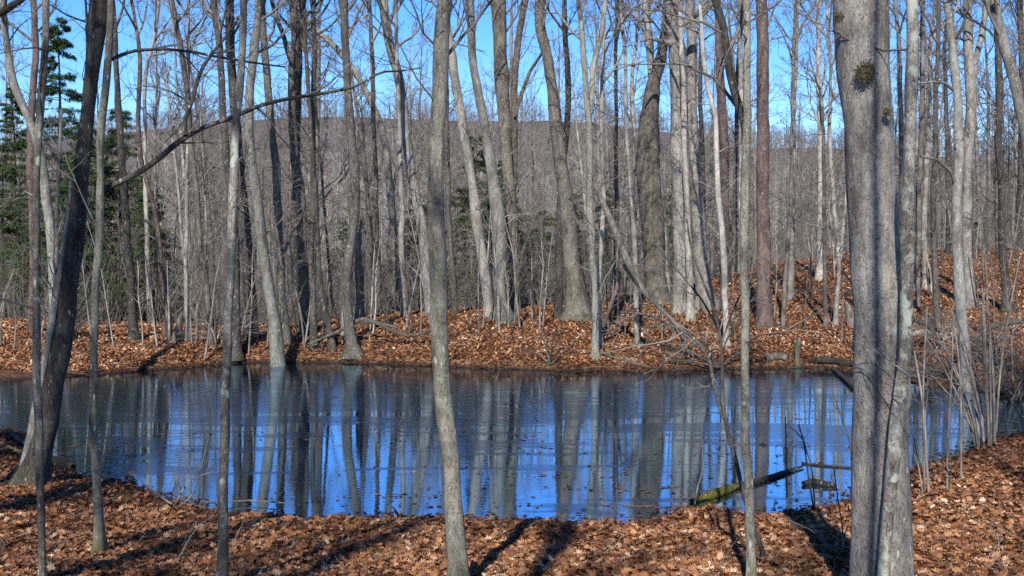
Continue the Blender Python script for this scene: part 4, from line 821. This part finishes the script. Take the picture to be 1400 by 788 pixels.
# ------------------------------------------------------------------ background woods: every tree of the nearer belt its own
def bg_tree(seed, Ht, r0, n1, fine, low):
    r = np.random.RandomState(seed); n = 26; z = np.linspace(0, Ht, n)
    wob = np.cumsum(np.cumsum(r.randn(n, 2), 0), 0) * .006 * Ht / 17; wob -= wob[0]
    wob *= 1.6; lean = r.randn(2) * .05
    P = np.stack([wob[:, 0] + lean[0] * z, wob[:, 1] + lean[1] * z, z - .15], 1); q = r0 * np.interp(z / Ht, [0, .05, .6, 1], [1.25, 1, .65, .06])
    tv = tubes(P[None], q[None], 9, 1 + .05 * r.randn(1, n, 9))
    Q, qq = P, q
    parts = crown_parts(r, Q, qq, Ht * r.uniform(.28, .45), Ht, n1, Ht * r.uniform(.17, .25), low, fine, n2=6, low_h=(1.5, Ht * .4), g=2.4)
    return tv, join(parts)
bg = []
specs = [(1, 17, .13, 18), (2, 20, .17, 20), (3, 15, .07, 16), (4, 18, .10, 18), (5, 13, .055, 14), (6, 19, .14, 20), (7, 16, .08, 17), (8, 21, .18, 18), (9, 12, .05, 14), (10, 17, .10, 19)]
for sd_, Ht, r0, n1 in specs: bg.append(bg_tree(sd_, Ht, r0, n1, 4, 12))
bgm = {}
rb = np.random.RandomState(5); placed = []
hero_xy = [(o.location.x, o.location.y) for o in S.objects if o.parent is None and o.get('category') in ('tree', 'evergreen tree')]
def free(x, y, d, lst):
    return all((x - a) ** 2 + (y - b) ** 2 > d * d for a, b in lst)
lab = ['slim bare tree standing in the thick woods beyond the far bank', 'bare trunk among many in the woods on the slope right of the pond', 'bare tree far back in the woods below the ridge']
grp = ['bare trees in the woods beyond the far bank', 'bare trees in the woods on the right slope', 'bare trees far back below the ridge']
cnt = 0; bgl = []
while cnt < 225:
    Y = 43 + 72 * rb.rand() ** .62; u = rb.uniform(1215, 1440) if rb.rand() < .12 else rb.uniform(-60, 1460); x = (u - 700) / F * Y
    if u > 1020 and Y < 62 and rb.rand() < .6: continue
    if Y < 50 and rb.rand() < .35: continue
    if not free(x, Y, 1.25, placed) or not free(x, Y, 1., hero_xy): continue
    placed.append((x, Y)); k = rb.randint(10); s = rb.uniform(.72, 1.1) * (.8 if rb.rand() < .3 else 1)
    zb = float(ground(x, Y)); c_ = 1 if u > 1010 and Y < 85 else (2 if Y > 82 else 0)
    root = link_thing('bare_tree', (x, Y, zb), lab[c_], 'tree', grp[c_]); root.rotation_euler = (0, 0, rb.rand() * 6.28); root.scale = (s, s, s * rb.uniform(.95, 1.15))
    mt = ('bg_pale', 'bg_mid')[int(rb.rand() < .6)]; key = (k, mt)
    if key not in bgm:
        (tv, tq), (cv, cq) = bg[k]
        bgm[key] = (mesh_np('trunk', tv, tq, M[mt], root), mesh_np('crown', cv, cq, M['twig'], root))
    else:
        for o in bgm[key]:
            c = o.copy(); S.collection.objects.link(c); c.parent = root
    cnt += 1
    where = 'far back' if Y > 82 else ('on the slope' if c_ == 1 else 'in the woods')
    bgl.append((root, '%s %s tree %s %s' % ('slim' if specs[k][2] * s < .10 else 'stout', 'pale' if mt == 'bg_pale' else 'brown', where, landmark(u)), Y))
tell_apart(bgl)

# far woods on the hill: one mass nobody could count
def lowtree(seed, Ht, r0, n1, n2, n3, t0=.3):
    r = np.random.RandomState(seed); n = 7; z = np.linspace(0, Ht, n); w_ = np.cumsum(r.randn(n, 2) * .12, 0)
    P = np.stack([w_[:, 0], w_[:, 1], z - .3], 1); q = r0 * np.interp(z / Ht, [0, 1], [1, .15])
    parts = [tubes(P[None], q[None], 5)]
    a, b, L = grow(r, P[None], q[None], n1, t0, .98, Ht * .28, 40, 4, up=.10, wig=.22, rf=.9, rmin=.03); parts.append(tubes(a, b, 3))
    a2, b2, L2 = grow(r, a, b, n2, .2, .98, L * .5, 42, 3, up=.1, wig=.2, rf=.8, rmin=.02); parts.append(tubes(a2, b2, 3))
    if n3:
        a3, b3, _ = grow(r, a2, b2, n3, .2, .98, L2 * .6, 42, 2, up=.08, wig=.2, rf=.8, rmin=.012); parts.append(tubes(a3, b3, 3))
    return join(parts)
def mass(name, label, n, Ya, Yb, protos, mat, seed, smin, smax):
    r = np.random.RandomState(seed); vs, qs, ts, off = [], [], [], 0
    Y = np.sqrt(r.uniform(Ya ** 2, Yb ** 2, n)); u = r.uniform(-260, 1660, n); x = (u - 700) / F * Y; zg = ground(x, Y)
    for i in range(n):
        V, Q = protos[r.randint(len(protos))]; a = r.rand() * 6.28; s = r.uniform(smin, smax); c, sn = math.cos(a), math.sin(a)
        W_ = np.empty_like(V); W_[:, 0] = (V[:, 0] * c - V[:, 1] * sn) * s + x[i]; W_[:, 1] = (V[:, 0] * sn + V[:, 1] * c) * s + Y[i]; W_[:, 2] = V[:, 2] * s + zg[i]
        vs.append(W_); qs.append(Q + off); ts.append(np.full(len(V), r.rand())); off += len(V)
    o = mesh_np(name, np.concatenate(vs), np.concatenate(qs), mat, attr=np.concatenate(ts)); tagm(o, label, kind='stuff'); return o
def massmat(name, stops):
    s = NT(name); a = s.new('ShaderNodeAttribute', attribute_name='tone'); c = s.ramp(a.outputs['Fac'], stops); s.ln(c, s.b.inputs['Base Color'])
    s.b.inputs['Roughness'].default_value = .9; return s.m
mm1 = massmat('far_wood_bark', [(0, (.07, .06, .052)), (.5, (.22, .20, .18)), (.8, (.42, .39, .36)), (1, (.62, .59, .55))])
mm2 = massmat('hill_wood_bark', [(0, (.06, .051, .053)), (.5, (.135, .118, .118)), (.9, (.24, .218, .212)), (1, (.40, .375, .355))])
mass('far_woods', 'bare grey woods filling the hollow behind the pond', 1000, 105, 210, [lowtree(k, 13 + k % 4, .07 + .02 * (k % 4), 12, 4, 3, .15) for k in range(10)], mm1, 3, .75, 1.1)
mass('hill_woods', 'purplish bare woods covering the far ridge', 4200, 205, 450, [lowtree(20 + k, 7 + k % 3, .06, 10, 4, 0, .1) for k in range(8)], mm2, 4, .75, 1.15)

# underbrush: low twigs and brambles beyond the crest, one mass
def brush():
    r = np.random.RandomState(31); n = 9000; Y = 41 + 60 * r.rand(n) ** 1.3; u = r.uniform(-100, 1500, n); x = (u - 700) / F * Y; z = ground(x, Y)
    keep = (u < 860) | (Y > 58); x, Y, z = x[keep], Y[keep], z[keep]; n = len(x)
    K = 6; P = np.empty((n, K, 3)); P[:, 0] = np.stack([x, Y, z - .05], 1); D = nrm(r.randn(n, 3) * [.35, .35, .1] + [0, 0, 1]); L = .8 + 4.6 * r.rand(n) ** 2
    for k in range(1, K): P[:, k] = P[:, k - 1] + D * (L / (K - 1))[:, None]; D = nrm(D + .12 * r.randn(n, 3))
    Rr = np.linspace(1, .3, K)[None] * r.uniform(.006, .016, n)[:, None]
    a, b, Ln = grow(r, P, Rr, 5, .3, .98, L * .45, 45, 4, up=.05, wig=.2, rf=.5, rmin=.006)
    v, f = join([tubes(P, Rr, 4), tubes(a, b, 3)]); o = mesh_np('underbrush', v, f, M['twig']); tagm(o, 'thin grey brushwood under the trees beyond the bank', kind='stuff')
brush()

# ------------------------------------------------------------------ trees beside and behind the viewer (they shade the bank)
for i, (x, y, k, s) in enumerate([(1.465, 1.35, 6, 1.), (-11.5, -9., 5, 1.), (-1.3, -9., 9, 1.), (-8.6, -4., 1, 1.), (-7.6, 7.2, 6, .9), (4.6, -8, 3, 1.), (7.5, 2.5, 3, 1.), (-12.5, 9.0, 2, .9), (9.5, 6., 9, 1.)]):
    l_ = ['thin bare tree right beside the viewer', 'stout bare tree behind the viewer', 'slim bare tree behind the viewer', 'bare tree left behind the viewer', 'bare tree left of the slim left-edge tree', 'bare tree behind and right of the viewer', 'bare tree on the bank right of the viewer', 'bare tree on the bank left of the viewer', 'bare tree at the right end of the near bank'][i]
    root = link_thing('bare_tree', (x, y, float(ground(x, y))), l_, 'tree'); root.scale = (s, s, s); root.rotation_euler = (0, 0, i * 1.7)
    (tv, tq), (cv, cq) = bg[k]
    if i == 0:                                  # a straight young stem: its shadow falls as a narrow dark stripe on the thickest trunk
        q_ = np.random.RandomState(61); zz = np.linspace(0, 15, 40); Pz = np.stack([.015 * np.sin(zz * 1.3), .02 * np.sin(zz), zz - .1], 1); Rz = np.interp(zz, [0, 8, 15], [.040, .034, .008])
        tv, tq = tubes(Pz[None], Rz[None], 12); cv, cq = join(crown_parts(q_, Pz, Rz, 9.5, 15, 8, 2.4, 0, 3))
    mesh_np('trunk', tv, tq, M['mid'], root); mesh_np('crown', cv, cq, M['twig'], root)
keep_lit = [(hx, hy) for hx, hy in hero_xy if hy < 13]     # near stems stand in full sun in the photograph
for i, (x, y, k, s) in enumerate([(-5.4, -9., 5, 1.25), (-9.0, -6., 7, 1.3), (-2.2, -6., 5, 1.1), (-10.2, -1.5, 5, 1.2), (-6.4, -5., 5, 1.15)]):
    l_ = ['stoutest bare tree close behind the viewer', 'stout bare tree behind the viewer, farther left', 'tall stout bare tree well behind the viewer', 'stout bare tree left of and behind the viewer', 'stout bare tree close behind the viewer, slightly left'][i]
    root = link_thing('bare_tree', (x, y, float(ground(x, y))), l_, 'tree'); root.scale = (s, s, s); root.rotation_euler = (0, 0, 4.0 + i * 2.1)
    (tv, tq), (cv, cq) = bg[k]; mesh_np('trunk', tv, tq, M['mid'], root); mesh_np('crown', cv, cq, M['twig'], root)
hemlock('unseen hemlock added left of the viewer to shade the left end of the bank', 700 - 1500 * 12 / 1.5, 1.5, 0, .9, 1.)  # out of view, added for its broad soft shade
rv = np.random.RandomState(12); back = []
while len(back) < 25:
    x, y = rv.uniform(-17, 9), rv.uniform(-26, -1)
    if math.hypot(x, y) < 2.2 or not free(x, y, 2.3, back): continue
    back.append((x, y))
    if any(abs(x + .176 * (ky - y) - kx) < .7 for kx, ky in keep_lit): continue
    k = rv.randint(10); s = rv.uniform(.85, 1.15)
    root = link_thing('bare_tree', (x, y, float(ground(x, y))), 'bare tree in the woods behind the viewer', 'tree', 'bare trees behind the viewer'); root.scale = (s, s, s); root.rotation_euler = (0, 0, rv.rand() * 6.28)
    for o in bgm.get((k, 'bg_mid')) or bgm[(k, 'bg_pale')]:
        c = o.copy(); S.collection.objects.link(c); c.parent = root

# ------------------------------------------------------------------ leaf litter
def leaves(name, label, n, sampler, size, seed, shape, lift=.012):
    r = np.random.RandomState(seed); x, y = sampler(r, n); d = sdf(x, y); keep = d > -.35 * r.rand(len(x)) ** 2.5 * 1.2
    keep &= (d > .32) | (r.rand(len(x)) < .4)
    keep &= r.rand(len(x)) < 1.15 + .55 * snoise(x, y, .8, 15)
    x, y, d = x[keep], y[keep], d[keep]; n = len(x); z = ground(x, y); z = np.where(d < 0, .004, np.maximum(z, .004)) + np.abs(r.randn(n)) * lift * (d > 0)
    if shape == 'oak':
        a = np.array([0, .35, .62, 1.0, 1.25, 1.6, 2.0, 2.35, 2.7, 3.14]); rad = np.array([.55, .38, .62, .40, .66, .42, .60, .34, .42, .50])
        A = np.r_[a, -a[1:-1][::-1]]; Rr = np.r_[rad, rad[1:-1][::-1]]
        ox, oy = np.cos(A) * Rr, np.sin(A) * Rr * .85
    else:
        ox, oy = np.array([.55, .1, -.5, -.1]), np.array([0, .36, .0, -.36])
    k = len(ox); sz = size * r.uniform(.55, 1.25, (n, 1)); cur = r.uniform(-.4, 1.3, (n, 1))
    lx = ox[None] * sz * r.uniform(.85, 1.2, (n, 1)); ly = oy[None] * sz; lz = cur * (lx ** 2 + 1.2 * ly ** 2) / sz * .9 + .12 * sz * r.randn(n, k) * .4
    th = r.rand(n) * 6.28; ti = r.randn(n, 2) * (.32 if shape == 'oak' else .45) * np.clip(d / .3, .1, 1)[:, None]
    c, s_ = np.cos(th)[:, None], np.sin(th)[:, None]; wx_, wy_ = lx * c - ly * s_, lx * s_ + ly * c
    wz = lz + wx_ * ti[:, :1] + wy_ * ti[:, 1:]
    low = wz.min(1, keepdims=True); wz = wz - low * .7
    base = np.stack([x, y, z], 1)[:, None]
    ring = np.stack([wx_, wy_, wz], 2) + base
    mudd = ss(1220, 1290, 700 + F * x / np.maximum(y, 5)) * ss(17, 19, y) * ss(38, 30, y)
    tone = np.clip(r.beta(1.5, 1.9, n) + (.09 if shape == 'quad' else .05) + .2 * snoise(x, y, 1.3, 9) + .14 * snoise(x, y, .4, 11) - .5 * np.clip(1 - d / .7, 0, 1) - .22 * mudd, 0, 1)
    if shape == 'oak':
        cen = np.stack([0 * x, 0 * x, -low[:, 0] * .7 - .004], 1)[:, None] + base
        V = np.concatenate([ring, cen], 1); i0 = (np.arange(n) * (k + 1))[:, None]; j = np.arange(k)[None]
        Q = np.stack([i0 + j, i0 + (j + 1) % k, i0 + k + 0 * j], -1).reshape(-1, 3); V = V.reshape(-1, 3); T = np.repeat(tone, k + 1)
    else:
        V = ring.reshape(-1, 3); i0 = (np.arange(n) * 4)[:, None]; Q = np.concatenate([i0 + [[0, 1, 2]], i0 + [[0, 2, 3]]], 0); T = np.repeat(tone, 4)
    o = mesh_np(name, V, Q, M['leaf'], smooth=False, attr=T); tagm(o, label, kind='stuff'); return o
def s_near(r, n):
    y = r.uniform(7.5, 21, n); u = r.uniform(-150, 1560, n)
    return (u - 700) / F * y, y
def s_far(r, n):
    y = 30 + 38 * r.rand(n) ** 1.35; u = r.uniform(-120, 1520, n); k = (u > 880) | (y < 44); u, y = u[k], y[k]
    return (u - 700) / F * y, y
leaves('leaf_litter', 'brown dead oak leaves covering the near bank', 170000, s_near, .066, 1, 'oak', .018)
leaves('bank_leaf_litter', 'brown dead leaves covering the far bank and slope', 330000, s_far, .092, 2, 'quad', .015)
def s_side(r, n):
    x = np.r_[r.uniform(-30, 30, n)]; y = r.uniform(-2, 34, n); u = 700 + F * x / np.maximum(y, 1); k = (u < -120) | (u > 1520) | (y < 7.5); return x[k], y[k]
leaves('outer_leaf_litter', 'brown dead leaves beside the viewer', 30000, s_side, .13, 3, 'quad', .02)
# a few leaves and scraps floating or frozen in
def s_pond(r, n):
    cx = r.uniform(-9, 11, 90); cy = 12 + 18 * r.rand(90) ** 1.2; k = r.randint(90, size=n)
    return cx[k] + r.randn(n) * 1.2, cy[k] + r.randn(n) * .10
def floats():
    r = np.random.RandomState(8); x, y = s_pond(r, 1900); d = sdf(x, y); k = d < -.2; x, y = x[k], y[k]; n = len(x); th = r.rand(n) * 6.28; sz = r.uniform(.02, .07, n)
    ang = th[:, None] + np.array([0, 1.5, 3.1, 4.6])[None]; rad = sz[:, None] * np.array([1, .6, .9, .5])[None]
    V = np.stack([x[:, None] + np.cos(ang) * rad, y[:, None] + np.sin(ang) * rad, np.full((n, 4), .006) + r.rand(n, 4) * .012], 2).reshape(-1, 3)
    o = mesh_np('floating_leaves', V, np.arange(4 * n).reshape(-1, 4), M['leaf'], smooth=False, attr=np.repeat(r.beta(1.5, 4, n), 4)); tagm(o, 'dark scraps and dead leaves frozen into the pond', kind='stuff')
floats()

def twig_litter(name, label, n, sampler, seed, L0):
    r = np.random.RandomState(seed); x, y = sampler(r, n); d = sdf(x, y); k = d > -.1; x, y = x[k], y[k]; n = len(x); z = np.maximum(ground(x, y), 0) + .018
    th = r.rand(n) * 6.28; D = np.stack([np.cos(th), np.sin(th), r.uniform(-.02, .12, n)], 1); L = L0 * r.uniform(.4, 1.6, n) ; K = 5; P = np.empty((n, K, 3)); P[:, 0] = np.stack([x, y, z], 1)
    for q in range(1, K): P[:, q] = P[:, q - 1] + D * (L / (K - 1))[:, None]; D = nrm(D + .18 * r.randn(n, 3) * [1, 1, .25])
    Rr = np.linspace(1, .4, K)[None] * r.uniform(.002, .006, n)[:, None] * (1 + L0)
    v, f = tubes(P, Rr, 4); o = mesh_np(name, v, f, M['twig']); tagm(o, label, kind='stuff')
twig_litter('twig_litter', 'thin grey twigs scattered on the near bank leaves', 1500, s_near, 51, .32)
twig_litter('bank_twig_litter', 'grey twigs scattered on the far bank leaves', 1600, s_far, 52, .8)
